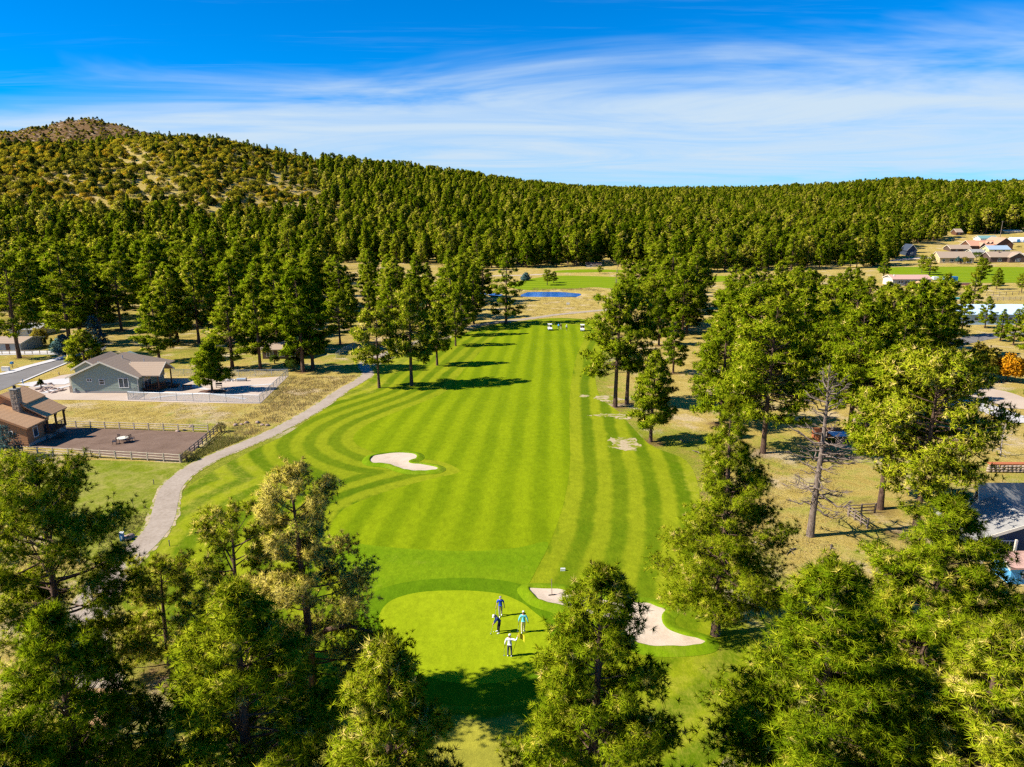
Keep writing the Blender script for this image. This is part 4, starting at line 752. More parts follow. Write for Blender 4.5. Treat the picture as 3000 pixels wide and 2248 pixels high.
# blue spruces
for bx, by, ty, R, lab, sd in ((27, 1344, 1245, 1.9, 'blue spruce in front of the brown house wall', 71), (185, 1036, 983, 2.6, 'blue spruce across the street from the grey house', 72), (283, 1015, 925, 3.0, 'tall blue green spruce behind the street corner pine', 73), (1540, 822, 800, 2.2, 'small bluish spruce left of the round pine beyond the pond', 74)):
    p, H = span(bx, by, ty); near = by > 1200
    pr = pine_pair('spruce', sd, H, R, base=.04, kind='cone', nt=1500 if near else 700, nb=9, bl=.20 if near else .5, bw=.045 if near else .15, limbs=90, gold=0, tone=.55, twigs=5, leaf='spruce', rise=.6)
    pine_thing(pr, p, lab, None, 'blue_spruce')

# ------------------------------------------------------------------ house builder
def gable(root, x0, x1, y0, y1, he, hr, axis, wm, rm, ov=.5, zb=-.4, th=.16, fas=None, lap=None, hip=0.0, parent_wall=True):
    w = MB(); e = .03
    if axis == 'y':
        m = (x0 + x1) / 2; sl = (hr - he) / (m - x0); w.prism([(x0, zb), (x1, zb), (x1, he - e), (m, hr - e), (x0, he - e)], 'y', y0, y1 - hip * .55)
        r = MB(); ya, yb = y0 - ov, y1 + ov; rl = ov * sl
        if hip:
            for s_, xa in ((1, x0 - ov), (-1, x1 + ov)):
                P = [(xa, ya, he - rl), (xa, yb, he - rl), (m, yb - hip, hr), (m, ya, hr)]; r.add(P + [(a, b, c + th) for a, b, c in P], [(0, 1, 2, 3), (7, 6, 5, 4), (0, 4, 5, 1), (1, 5, 6, 2), (2, 6, 7, 3), (3, 7, 4, 0)])
            P = [(x0 - ov, yb, he - rl), (x1 + ov, yb, he - rl), (m, yb - hip, hr)]; r.add(P + [(a, b, c + th) for a, b, c in P], [(0, 1, 2), (5, 4, 3), (0, 3, 4, 1), (1, 4, 5, 2), (2, 5, 3, 0)])
        else:
            for xa in (x0 - ov, x1 + ov): r.prism([(xa, he - rl), (m, hr), (m, hr + th), (xa, he - rl + th)], 'y', ya, yb)
        f = MB()
        for xa in (x0 - ov, x1 + ov):
            for yy in ((ya - .06,) if hip else (ya - .06, yb + .01)): f.prism([(xa, he - rl - .12), (m, hr - .12), (m, hr + th + .03), (xa, he - rl + th + .03)], 'y', yy, yy + .05)
    else:
        m = (y0 + y1) / 2; sl = (hr - he) / (m - y0); w.prism([(y0, zb), (y1, zb), (y1, he - e), (m, hr - e), (y0, he - e)], 'x', x0, x1)
        r = MB(); xa, xb = x0 - ov, x1 + ov; rl = ov * sl
        for ya in (y0 - ov, y1 + ov): r.prism([(ya, he - rl), (m, hr), (m, hr + th), (ya, he - rl + th)], 'x', xa, xb)
        f = MB()
        for ya in (y0 - ov, y1 + ov):
            for xx in (xa - .06, xb + .01): f.prism([(ya, he - rl - .12), (m, hr - .12), (m, hr + th + .03), (ya, he - rl + th + .03)], 'x', xx, xx + .05)
    wall = w.build('wall', wm, root) if parent_wall else None; ro = r.build('roof', rm, root); f.build('fascia', fas or M['cream'], ro)
    if lap and axis == 'y':
        b = MB(); z = 0.35; m = (x0 + x1) / 2
        while z < hr - .3:
            k = 1 if z < he - .25 else max(0.02, (hr - z - .3) / (hr - he)); a, c = m - (m - x0) * k, m + (x1 - m) * k
            b.prism([(y0 - .012, z), (y0 - .045, z), (y0 - .018, z + lap + .01), (y0 - .012, z + lap + .01)], 'x', a, c); z += lap
        o = b.build('siding', wm, root); o['kind'] = 'stuff'
    return wall, ro
def window(root, face, a, z, w, h, plane, frame=None, cols=1, rows=1, name='window'):
    frame = frame or M['white']; b = MB(); g = []; t = .07
    def bx(m, u0, u1, z0, z1, d0, d1):
        um, zm, su, sz = (u0 + u1) / 2, (z0 + z1) / 2, u1 - u0, z1 - z0; dm, ds = (d0 + d1) / 2, d1 - d0
        if face == 'S': m.box(um, plane - dm, zm, su, ds, sz)
        elif face == 'W': m.box(plane - dm, um, zm, ds, su, sz)
        else: m.box(plane + dm, um, zm, ds, su, sz)
    bx(b, a - w / 2 - t, a + w / 2 + t, z - t, z, 0.02, .12); bx(b, a - w / 2 - t, a + w / 2 + t, z + h, z + h + t, .02, .12)
    bx(b, a - w / 2 - t, a - w / 2, z, z + h, .02, .11); bx(b, a + w / 2, a + w / 2 + t, z, z + h, .02, .11)
    for i in range(1, cols): u = a - w / 2 + w * i / cols; bx(b, u - t / 2, u + t / 2, z, z + h, .02, .10)
    for i in range(1, rows): u = z + h * i / rows; bx(b, a - w / 2, a + w / 2, u - t / 2, u + t / 2, .02, .105)
    o = b.build(name, frame, root)
    for i in range(cols):
        for j in range(rows):
            q = MB(); bx(q, a - w / 2 + w * i / cols, a - w / 2 + w * (i + 1) / cols, z + h * j / rows, z + h * (j + 1) / rows, .03, .07); q.build('pane', M['glass'], o)
    return o
def posts_rail(root, pts, h, mat, name='railing', n=8, z=0.0):
    b = MB()
    for (xa, ya), (xb, yb) in zip(pts, pts[1:]):
        b.tube([(xa, ya, z + h), (xb, yb, z + h)], .05, 4); b.tube([(xa, ya, z + .12), (xb, yb, z + .12)], .04, 4)
        for i in range(n + 1): u = i / n; b.box(xa + (xb - xa) * u, ya + (yb - ya) * u, z + h / 2, .05, .05, h)
    o = b.build(name, mat, root); return o
C_ = dict(sage=plain('sage_siding', (0.27, 0.315, 0.25), .8, .08), brown=plain('brown_siding', (0.36, 0.175, 0.085), .8, .12), redwood=plain('dark_timber', (0.12, 0.055, 0.03), .8, .2), stone=plain('field_stone', (0.34, 0.26, 0.19), .9, .45, 5), tan=plain('tan_stucco', (0.50, 0.38, 0.19), .9, .08),
          dbrown=plain('dark_brown_siding', (0.10, 0.065, 0.05), .8, .15), grey=plain('grey_siding', (0.33, 0.33, 0.29), .8, .06), navy=plain('navy_siding', (0.04, 0.055, 0.085), .8, .1), yellow=plain('pale_yellow_siding', (0.55, 0.52, 0.24), .8, .06), steel=plain('galvanised_steel', (0.42, 0.47, 0.52), .45, .1, metal=.6),
          log=plain('weathered_rail', (0.46, 0.37, 0.26), .9, .25, 6), logdark=plain('grey_rail', (0.20, 0.15, 0.115), .9, .25, 6), redbrick=plain('red_brick_surround', (0.42, 0.13, 0.05), .9, .2, 8), blue=plain('blue_paint', (0.035, 0.20, 0.42), .5, .15), black=plain('black_metal', (0.03, 0.028, 0.03), .5, .2), rock=plain('boulder_rock', (0.34, 0.24, 0.19), .95, .3, 2.5), mulch=plain('brown_mulch', (0.12, 0.06, 0.04), .95, .3, 4), footing=plain('concrete_footing', (0.30, 0.28, 0.25), .9, .1), teal=plain('teal_plastic', (0.0, 0.30, 0.30), .4, .1))
# ---- the grey house
Yf = at(310, 1152).y; XL, XR = on_plane(215, 1150, Yf).x, on_plane(407, 1150, Yf).x; zg = tz((XL + XR) / 2, Yf)
he = on_plane(407, 1102, Yf).z - zg; hr = on_plane(306, 1060, Yf).z - zg; W = XR - XL
gh = empty('grey_house', ((XL + XR) / 2, Yf, zg), 0, 'sage grey single storey house with taupe shingle roof and gable end', 'house')
a = W / 2
gable(gh, -a, a, 0, 13.5, he, hr, 'y', C_['sage'], M['roof_taupe'], .7, lap=.30, hip=6.0)
gable(gh, -a - 3.2, -a + 2.2, 6.5, 14.5, he - .05, hr - 1.3, 'y', C_['sage'], M['roof_taupe'], .5)
pw_, pr_ = gable(gh, a - 2.5, a + 3.4, 1.2, 6.8, he - .02, he + 1.7, 'x', C_['dbrown'], M['roof_taupe'], .4, parent_wall=False)
window(gh, 'S', -a + W * .275, 2.35, .85, .42, 0, cols=2); window(gh, 'S', -a + W * .46, 1.75, .9, .95, 0, rows=2); window(gh, 'S', -a + W * .79, 1.15, 1.7, 1.75, 0, cols=2)
window(gh, 'E', 9.5, 1.2, 1.6, 1.3, a, cols=2); window(gh, 'E', 3.5, .3, 2.6, 2.1, a, cols=2, name='patio_door')
MB().box(0, -.05, .15, W + .1, .16, .5).build('footing', C_['footing'], gh)
MB().box(-a - .02, .1, he / 2, .14, .14, he).box(a + .02, .0, he / 2, .14, .14, he).build('corner_trim', M['cream'], gh)
MB().box(-a - .55, .5, .65, .5, .5, 1.3).build('stone_pier', C_['stone'], gh); MB().box(-a - .55, .5, 1.3 + (he - 1.3) / 2, .26, .26, he - 1.3).build('porch_post', M['cream'], gh)
MB().tube([(-a + .45, -.18, .45), (-a + .45, -.18, 1.0)], .16, 8).build('gas_meter', C_['steel'], gh)
MB().box(a + 1.7, 4.0, .35, 3.4, 5.4, .14).build('deck', C_['redwood'], gh)
for x, y in ((a + 3.2, 1.4), (a + 3.2, 6.6)): MB().box(x, y, he / 2 - .2, .2, .2, he).build('porch_post', C_['redwood'], gh)
posts_rail(gh, [(a + .1, 1.4), (a + 3.2, 1.4), (a + 3.2, 4.2)], 1.0, C_['redwood'], z=.42, n=7)
MB().prism([(4.6, .4), (6.2, .4), (6.2, .3), (4.6, .3)], 'y', 0, .01).box(a + 4.2, 5.6, .1, 1.4, 1.6, .3).build('step', C_['redwood'], gh)
for x, y, h in ((1.2, 5.0, .7), (4.5, 6.5, 1.2), (-2.5, 3.0, .5)):
    zz = hr - abs(x) * (hr - he) / a; MB().tube([(x, y, zz), (x, y, zz + h)], .09, 8).build('roof_vent', C_['steel'], gh)
# ---- the brown house
Yb = at(96, 1309).y; Xc = on_plane(96, 1309, Yb).x; zb_ = tz(Xc, Yb); hb = on_plane(97, 1250, Yb).z - zb_
bh = empty('brown_house', (Xc, Yb, zb_), 0, 'brown lap sided house with brown shingle roof and stone chimney at the left edge', 'house')
Y2 = 3.6; zE = on_plane(145, 1218, Yb + Y2).z - zb_; zR = on_plane(64, 1133, Yb + 8.0).z - zb_; xr_ = on_plane(64, 1133, Yb + 8.0).x - Xc
gable(bh, 2 * xr_ + .5, -.5, 0, Y2, hb, hb + (-.5 - xr_) * .40, 'y', C_['brown'], M['roof_brown'], .55, lap=.28, fas=C_['brown'])
gable(bh, 2 * xr_ + 3.0, -3.0, Y2, 8.0, zE + (zR - zE) * 3.2 / (-xr_ + .2), zR - .1, 'y', C_['brown'], M['roof_brown'], .3, fas=C_['brown'])
slp = (zR - zE) / (-xr_ + .2); r = MB(); r.prism([(-3.2, zE + 3.0 * slp + .02), (.3, zE - .5 * slp + .02), (.3, zE - .5 * slp + .18), (-3.2, zE + 3.0 * slp + .19)], 'y', Y2 - .3, 8.3); r.build('porch_roof', M['roof_brown'], bh)
print('BROWN', hb, zE, zR, xr_)
window(bh, 'S', -2.7, 1.9, .5, .35, 0); window(bh, 'E', 1.7, 1.0, .85, 1.35, -.5); window(bh, 'E', 5.6, .9, 1.8, 1.9, -3.0, cols=2, name='patio_door')
MB().box(-1.45, 5.9, .75, 3.0, 4.2, .18).build('porch_deck', C_['redwood'], bh); MB().box(-1.5, 5.9, .25, 2.8, 4.0, .8).build('deck_skirt', C_['footing'], bh)
for y in (3.95, 5.9, 7.9):
    b = MB(); b.box(-.1, y, .8 + (zE - .95) / 2, .22, .22, zE - .85); b.tube([(-.1, y, zE - 1.0), (-.1, y + .6, zE - .3)], .07, 4); b.build('porch_post', C_['redwood'], bh)
posts_rail(bh, [(-.1, 5.0), (-.1, 7.9)], .9, C_['redwood'], z=.84, n=12)
for i in range(5): MB().box(.35 + i * .32, 4.5, .70 - i * .16, .34, 1.1, .07).build('step', C_['redwood'], bh)
MB().tube([(.1, 3.95, 1.7), (1.8, 3.95, .95)], .05, 4).tube([(.1, 5.05, 1.7), (1.8, 5.05, .95)], .05, 4).build('stair_rail', C_['redwood'], bh)
MB().box(-.47, Y2 / 2, .1, .12, Y2, .6).build('footing', C_['footing'], bh)
ch = MB(); rr_ = random.Random(4); cx, cy = on_plane(48, 1170, Yb + 3.3).x - Xc, 3.3; c0, c1 = hb - .3, on_plane(48, 1141, Yb + 3.3).z - zb_; z = c0
ch.box(cx, cy, (c0 + c1) / 2, .84, .84, c1 - c0)
while z < c1 - .1:
    hh = rr_.uniform(.18, .34)
    for sx, sy in ((0, -1), (1, 0), (-1, 0), (0, 1)):
        u = -.46
        while u < .38:
            wd = min(rr_.uniform(.2, .4), .48 - u); d = rr_.uniform(.02, .09); m_ = u + wd / 2
            ch.box(cx + (m_ if sx == 0 else sx * (.42 + d / 2)), cy + (m_ if sy == 0 else sy * (.42 + d / 2)), z + hh / 2, (wd - .03 if sx == 0 else .06 + d), (wd - .03 if sy == 0 else .06 + d), hh - .03); u += wd
    z += hh
o = ch.build('chimney', C_['stone'], bh); o['kind'] = 'stuff'
MB().box(cx, cy, c1 + .06, 1.1, 1.1, .12).build('chimney_cap', C_['footing'], bh); MB().tube([(cx, cy, c1 + .1), (cx, cy, c1 + .55)], .2, 8).build('flue', C_['black'], bh)
# ---- rail fences
RAILM = {}
def rail_fence(name, A, B, n, label, rails=3, h=1.15, mat='log', closed=True):
    pa, pb = at(*A), at(*B); root = empty(name, pa, 0, label, 'fence'); rr = random.Random(n)
    key = (mat, h)
    if key not in RAILM:
        b = MB(); b.box(0, 0, h / 2 - .1, .15, .13, h + .2); q = MB(); q.tube([(0, 0, 0), (.33, .01, .012), (.66, -.01, -.006), (1, 0, 0)], [.06, .068, .066, .058], 5); RAILM[key] = (b.mesh('post', C_[mat]), q.mesh('rail', C_[mat]))
    pm, rm = RAILM[key]; P = []
    for i in range(n + 1): q = pa.lerp(pb, i / n); P.append(Vector((q.x - pa.x, q.y - pa.y, tz(q.x, q.y) - pa.z))); link('post', pm, root, P[-1], (rr.uniform(-.03, .03), rr.uniform(-.03, .03), math.atan2(pb.y - pa.y, pb.x - pa.x)))
    for i in range(n):
        for k in range(rails):
            a_ = P[i] + Vector((0, 0, h * (.30 + .62 * k / max(1, rails - 1)) + rr.uniform(-.03, .03))); c_ = P[i + 1] + Vector((0, 0, h * (.30 + .62 * k / max(1, rails - 1)) + rr.uniform(-.03, .03))); d = c_ - a_
            o = link('rail', rm, root, a_); o.rotation_euler = d.to_track_quat('X', 'Z').to_euler(); o.scale = (d.length, 1, 1)
    return root
rail_fence('rail_fence', (67, 1330), (528, 1355), 10, 'pale split rail fence along the near side of the brown cinder yard')
rail_fence('rail_fence', (182, 1253), (610, 1266), 10, 'pale split rail fence along the far side of the brown cinder yard')
rail_fence('rail_fence', (532, 1356), (637, 1266), 9, 'split rail fence along the right end of the brown cinder yard', mat='logdark')
rail_fence('rail_fence', (2484, 1509), (2562, 1503), 2, 'short dark rail fence run going right from the corner below the dead snag', mat='logdark')
rail_fence('rail_fence', (2486, 1513), (2540, 1549), 3, 'short dark rail fence run coming forward from the corner below the dead snag', mat='logdark')
rail_fence('rail_fence', (-60, 1040), (205, 1038), 12, 'white rail fence along the far side of the street', rails=2, mat='log')
rail_fence('corral_fence', (2700, 868), (2870, 866), 12, 'rusty corral fence behind the pale blue roofed barn', rails=2, h=1.6, mat='logdark')
rail_fence('corral_fence', (2905, 882), (3040, 880), 8, 'pale corral fence right behind the pale blue roofed barn', rails=4, h=1.6, mat='log')
rail_fence('corral_fence', (2890, 868), (3040, 862), 8, 'rusty corral fence at the right edge of the dry paddock', rails=2, h=1.6, mat='logdark')
# ---- chain link fence
def chain_fence(pts, label, h=1.5):
    W_ = [at(*q) for q in pts]; o0 = W_[0]; root = empty('chain_link_fence', o0, 0, label, 'fence')
    pm = MB().tube([(0, 0, -.3), (0, 0, h + .05)], .045, 6).mesh('post', C_['steel'])
    for A, B in zip(W_, W_[1:]):
        L = (B - A).length; n = max(1, round(L / 3.0))
        for i in range(n):
            a_, b_ = A.lerp(B, i / n), A.lerp(B, (i + 1) / n); a_ = Vector((a_.x, a_.y, tz(a_.x, a_.y))) - o0; b_ = Vector((b_.x, b_.y, tz(b_.x, b_.y))) - o0
            link('post', pm, root, a_); MB().tube([a_ + Vector((0, 0, h)), b_ + Vector((0, 0, h))], .035, 5).build('top_rail', C_['steel'], root)
            d = b_ - a_; ln = d.length; m = MB(); st = .14; k = int(ln / st); nn = Vector((0, 0, 1)).cross(d).normalized() * .009; up = Vector((0, 0, 1)); u = d / ln
            for j in range(-int(h / st), k + 1):
                for s_ in (1, -1):
                    s0 = j * st; t0, t1 = max(0, -s0), min(h, ln - s0)
                    if t1 <= t0: continue
                    p0 = u * (s0 + t0) + up * (t0 if s_ > 0 else h - t0); p1 = u * (s0 + t1) + up * (t1 if s_ > 0 else h - t1); wv = (u - up * s_).normalized() * .011
                    m.add([p0 - wv, p0 + wv, p1 + wv, p1 - wv], [(0, 1, 2, 3)])
            w = link('wire_mesh', None or bpy.data.meshes.new('wire_mesh'), root, a_); w.data.from_pydata(m.v, [], m.f); w.data.materials.append(C_['steel']); w['kind'] = 'stuff'
    link('post', pm, root, W_[-1] - o0)
chain_fence([(407, 1153), (376, 1172), (761, 1182), (845, 1102), (700, 1104), (500, 1102)], 'silver chain link fence round the gravel yard of the grey house')
chain_fence([(985, 1050), (1005, 1036), (1040, 1020)], 'green grey chain link fence at the wood edge near the cart path')
# ---- yard furniture
p = at(361, 1297); t = empty('patio_table', p, 0, 'round pale patio table on the brown cinder yard', 'table')
MB().tube([(0, 0, .70), (0, 0, .75)], .75, 16).build('table_top', M['cream'], t)
for k in range(4): MB().tube([(.5 * math.cos(k * 1.57 + .8), .5 * math.sin(k * 1.57 + .8), 0), (.35 * math.cos(k * 1.57 + .8), .35 * math.sin(k * 1.57 + .8), .7)], .035, 5).build('leg', C_['black'], t)
for k, (x, y, rz, lab) in enumerate(((336, 1302, -1.2, 'black metal patio chair left of the round table'), (354, 1290, 2.9, 'black metal patio chair behind the round table'), (388, 1293, 1.4, 'black metal patio chair right of the round table, farther one'), (377, 1298, 1.0, 'black metal patio chair close to the right of the round table'))):
    c = empty('patio_chair', at(x, y), rz, lab, 'chair', 'patio chairs'); MB().box(0, 0, .45, .55, .52, .05).build('seat', C_['black'], c)
    b = MB(); b.box(0, .27, .98, .55, .04, .05)
    for i in range(6): b.box(-.24 + i * .096, .27, .72, .025, .03, .52)
    b.build('backrest', C_['black'], c)
    for sx in (-.25, .25):
        for sy in (-.23, .25): MB().tube([(sx, sy, 0), (sx, sy, .45)], .022, 5).build('leg', C_['black'], c)
        MB().tube([(sx, -.22, .66), (sx, .26, .68)], .022, 5).build('armrest', C_['black'], c)
p = at(549, 1140); t = empty('picnic_table', p, .4, 'wooden picnic table in the gravel yard beside the grey house shadow', 'table')
MB().box(0, 0, .74, 1.8, .75, .06).build('table_top', C_['redwood'], t)
for s_ in (-1, 1): MB().box(0, s_ * .7, .45, 1.8, .28, .05).build('bench', C_['redwood'], t); MB().tube([(s_ * .65, -.75, 0), (s_ * .65, -.2, .72)], .05, 4).tube([(s_ * .65, .75, 0), (s_ * .65, .2, .72)], .05, 4).build('leg_frame', C_['redwood'], t)
p = at(642, 1136); t = empty('garden_bench', p, .3, 'small dark bench right of the tree in the gravel yard', 'bench'); MB().box(0, 0, .42, 1.2, .4, .06).build('seat', C_['black'], t); MB().box(0, .2, .75, 1.2, .05, .35).build('backrest', C_['black'], t)
for s_ in (-.5, .5): MB().box(s_, 0, .2, .06, .38, .4).build('leg', C_['black'], t)
p = at(708, 1117); t = empty('culvert_pipe', p + Vector((0, 0, .35)), .1, 'grey concrete culvert pipe lying in the gravel yard', 'pipe'); MB().tube([(-.9, 0, 0), (.9, 0, 0)], .36, 12).build('pipe_wall', C_['steel'], t); MB().tube([(.86, 0, 0), (1.0, 0, 0)], .43, 12).build('collar', C_['footing'], t)
b = MB(); rr_ = random.Random(8); p = at(673, 1117)
for i in range(26): b.ball((rr_.gauss(0, .7), rr_.gauss(0, .45), rr_.uniform(.0, .35)), rr_.uniform(.12, .3), 6, 4, (1, 1, .7), .2, rr_)
o = b.build('rubble_pile', M['concrete'], None, loc=p); tag(o, 'low heap of pale rubble by the back fence of the gravel yard', 'rubble', kind='stuff')
p = at(622, 1149); b = MB(); b.add([(2.6 * math.cos(k * .3927), 1.9 * math.sin(k * .3927), .05 + (.03 if k % 2 else 0)) for k in range(16)] + [(0, 0, .2)], [(k, (k + 1) % 16, 16) for k in range(16)])
o = b.build('mulch_bed', C_['mulch'], None, loc=p); tag(o, kind='structure')
rr_ = random.Random(3); RK = []
for k in range(5): RK.append(MB().ball((0, 0, .12), .5, 7, 5, (1, .75, .55), .22, rr_).mesh('rock', C_['rock'], True))
root = empty('rock_border', at(135, 1142), 0, 'loose ring of brown rocks edging the garden in front of the grey house', 'rocks')
for loop in ([(100, 1133), (112, 1129), (130, 1128), (147, 1127), (157, 1130)], [(107, 1143), (118, 1140), (125, 1136), (133, 1142), (142, 1148), (152, 1153), (165, 1149), (180, 1146), (192, 1143), (172, 1141), (158, 1142), (140, 1139), (118, 1146), (128, 1149)]):
    for x, y in smooth_poly(loop, 2, False): q = at(x, y); o = link('rock', RK[rr_.randrange(5)], root, q - root.location, (0, 0, rr_.uniform(0, 6))); s_ = rr_.uniform(.5, 1.1); o.scale = (s_, s_, s_)
for k, (x, y, s_) in enumerate(((575, 1312, 1.0), (560, 1252, .8), (690, 1247, .9), (708, 1245, .7), (722, 1240, .8), (755, 1240, .9), (768, 1247, .7), (784, 1248, .8), (540, 1262, .6), (520, 1265, .7), (640, 1245, .7))):
    q = at(x, y); o = link('boulder', RK[k % 5], None, q, (0, 0, k)); o.scale = (s_, s_, s_); tag(o, ('pale rock lying in the weeds between the rail fence and the cart path', 'rock')[0], 'rock', 'rocks in the weeds by the path')
for k, (x, y, s_, lab) in enumerate(((374, 1581, 1.0, 'left of two tan boulders beside the blue marker box'), (381, 1577, .95, 'right of two tan boulders beside the blue marker box'))):
    o = link('boulder', RK[k], None, at(x, y), (0, 0, k)); o.scale = (s_, s_, s_ * 1.1); tag(o, lab, 'boulder')
t = empty('marker_box', at(359, 1585), .1, 'blue upright marker box with pale top beside two boulders', 'marker'); MB().box(0, 0, .42, .34, .30, .84).build('body', C_['blue'], t); MB().box(0, 0, .87, .40, .36, .08).build('cap', M['white'], t); MB().box(.02, -.155, .4, .14, .012, .3).build('panel', M['white'], t)
t = empty('mailbox_stand', at(37, 1078), 0, 'blue mailbox on a post at the street verge', 'mailbox'); MB().box(0, 0, .5, .1, .1, 1.0).build('post', C_['logdark'], t); MB().box(0, 0, 1.15, .5, .6, .45).build('box', C_['blue'], t)
t = empty('utility_box', at(18, 1088), 0, 'pale utility boxes on the street verge left of the mailbox', 'utility box'); MB().box(0, 0, .5, 1.6, .6, .9).build('housing', M['white'], t); MB().box(0, 0, .98, 1.7, .7, .06).build('lid', M['cream'], t)
t = empty('fire_hydrant', at(173, 1099), 0, 'yellow fire hydrant beside the street', 'hydrant'); MB().tube([(0, 0, 0), (0, 0, .55), (0, 0, .72)], [.14, .14, .05], 8).build('barrel', C_['tan'], t); MB().tube([(-.2, 0, .45), (.2, 0, .45)], .07, 6).build('outlet', C_['tan'], t)
t = empty('marker_post', at(68, 1126), 0, 'short blue marker post at the street edge', 'post'); MB().tube([(0, 0, 0), (0, 0, .9)], .07, 6).build('shaft', C_['blue'], t); MB().tube([(0, 0, .9), (0, 0, 1.0)], .09, 6).build('cap', C_['blue'], t)
for x, y, lab in ((497, 1601, 'small wooden stake right of the cart path, upper one'), (369, 1719, 'small wooden stake right of the cart path, middle one'), (364, 1722, 'small wooden stake right of the cart path, lower one'), (451, 1420, 'thin stake on the lawn left of the cart path')):
    t = empty('stake', at(x, y), 0, lab, 'stake'); MB().tube([(0, 0, -.1), (0, 0, .6)], .045, 5).build('shaft', C_['logdark'], t); MB().box(0, 0, .6, .12, .05, .08).build('cap', C_['logdark'], t)
for x, y, s_, lab in ((1649, 1673, 1, 'small white yardage marker in the dark mown stripe above the right bunker'), (1664, 893, 3.0, 'white marker board lying in the far dry meadow'), (390, 1766, .6, 'small white tee marker on the grass right of the cart path')):
    t = empty('yardage_marker', at(x, y), 0, lab, 'marker'); MB().box(0, 0, .14 * s_, .42 * s_, .12, .26 * s_).build('board', M['white'], t); MB().box(0, .08, .06 * s_, .3 * s_, .1, .12 * s_).build('foot', C_['footing'], t)
t = empty('bunker_rake', at(1617, 1747) + Vector((0, 0, .1)), .2, 'wooden rake standing in the left end of the right bunker', 'rake'); MB().tube([(0, 0, 0), (.02, .25, 1.35)], .028, 5).build('handle', C_['logdark'], t); MB().box(0, 0, .03, .6, .05, .06).build('head', C_['black'], t)
# ---- the grey roofed house on the right
zr_ = at(2930, 1600).z; rg = on_height(2868, 1419, zr_ + 5.4); ev = on_height(2874, 1502, zr_ + 2.9); dY = rg.y - ev.y
rh = empty('grey_roofed_house', (rg.x, ev.y, zr_), 0, 'house with pale grey shingle roof, navy walls and blue deck rail at right edge', 'house')
gable(rh, .5, 22, .5, 2 * dY - .5, 2.95, 5.4, 'x', C_['navy'], M['roof_grey'], .5)
w0 = on_height(2944, 1531, zr_ + 4.2); xm = w0.x - rg.x; y0 = w0.y - ev.y
gable(rh, xm - 2.0, xm + 7.5, y0 + .4, 1.2, 2.5, 4.15, 'y', C_['navy'], M['roof_grey'], .5)
window(rh, 'S', xm + 1.0, 1.0, 1.4, 1.2, y0 + .4, cols=2); window(rh, 'W', dY, 1.2, 1.6, 1.2, .5, cols=2)
MB().box(xm + 4, y0 - 1.4, .35, 9, 3.4, .16).build('deck', C_['grey'], rh)
for x in (xm - 1.6, xm + 1.2, xm + 4.2): MB().box(x, y0 - .2, 1.3, .16, .16, 2.6).build('porch_post', M['cream'], rh)
posts_rail(rh, [(xm - .4, y0 - .4), (xm - .4, y0 - 3.0), (xm + 6, y0 - 3.0)], 1.0, plain('pale_blue_rail', (.30, .45, .62), .6, .1), z=.4, n=14)
t = empty('storage_shed', at(2990, 1712), 0, 'small blue shed with tan roof at the right edge below the deck', 'shed'); gable(t, -1.0, 3.2, 0, 2.4, 1.7, 2.15, 'x', plain('bright_blue_boards', (.10, .36, .62), .6, .25), M['roof_salmon'], .35); window(t, 'S', .3, .6, .6, .6, 0)
t = empty('patio_heap', at(2915, 1612), 0, 'pale garden table among pots beside the navy house wall', 'table'); MB().box(0, 0, .7, 1.6, .9, .06).build('table_top', M['cream'], t)
for sx in (-.7, .7):
    for sy in (-.35, .35): MB().box(sx, sy, .35, .07, .07, .7).build('leg', M['cream'], t)
# ---- retaining wall of single stones
root = empty('retaining_wall', at(2895, 1384), 0, 'low dry stone retaining wall with red brick cap above the grey roof', 'wall'); q1 = at(3060, 1386) - root.location; L = q1.length; x = 0; SB = [MB().ball((0, 0, 0), .5, 7, 4, (1, .8, .7), .12, rr_).mesh('stone', C_['stone'], True) for _ in range(4)]
while x < L:
    for k in range(3): w = rr_.uniform(.45, .75); o = link('stone', SB[rr_.randrange(4)], root, q1 * (x / L) + Vector((rr_.uniform(-.1, .1), 0, .2 + .32 * k)), (0, 0, rr_.uniform(-.2, .2))); o.scale = (w * 1.2, .6, .55)
    x += .52
MB().box(L / 2, .15, 1.12, L, .7, .12).build('brick_cap', C_['redbrick'], root)
p = at(2455, 1296); t = empty('hot_tub_surround', p, .05, 'red brick hot tub surround with pale blue cover in the right garden', 'hot tub'); d = 2.4
MB().box(0, 2.4, .7, 5.4, .3, 1.4).build('back_wall', C_['redbrick'], t); MB().box(-2.6, 1.0, .6, .3, 2.6, 1.2).build('side_wall', C_['redbrick'], t); MB().box(.5, .9, .45, 2.6, 2.2, .9).build('tub', C_['redbrick'], t); MB().box(.5, .9, .95, 2.5, 2.1, .1).build('cover', plain('pale_blue_cover', (.55, .68, .82), .5, .05), t); MB().box(.3, -.6, .12, 4.2, .9, .24).build('step', C_['redbrick'], t)
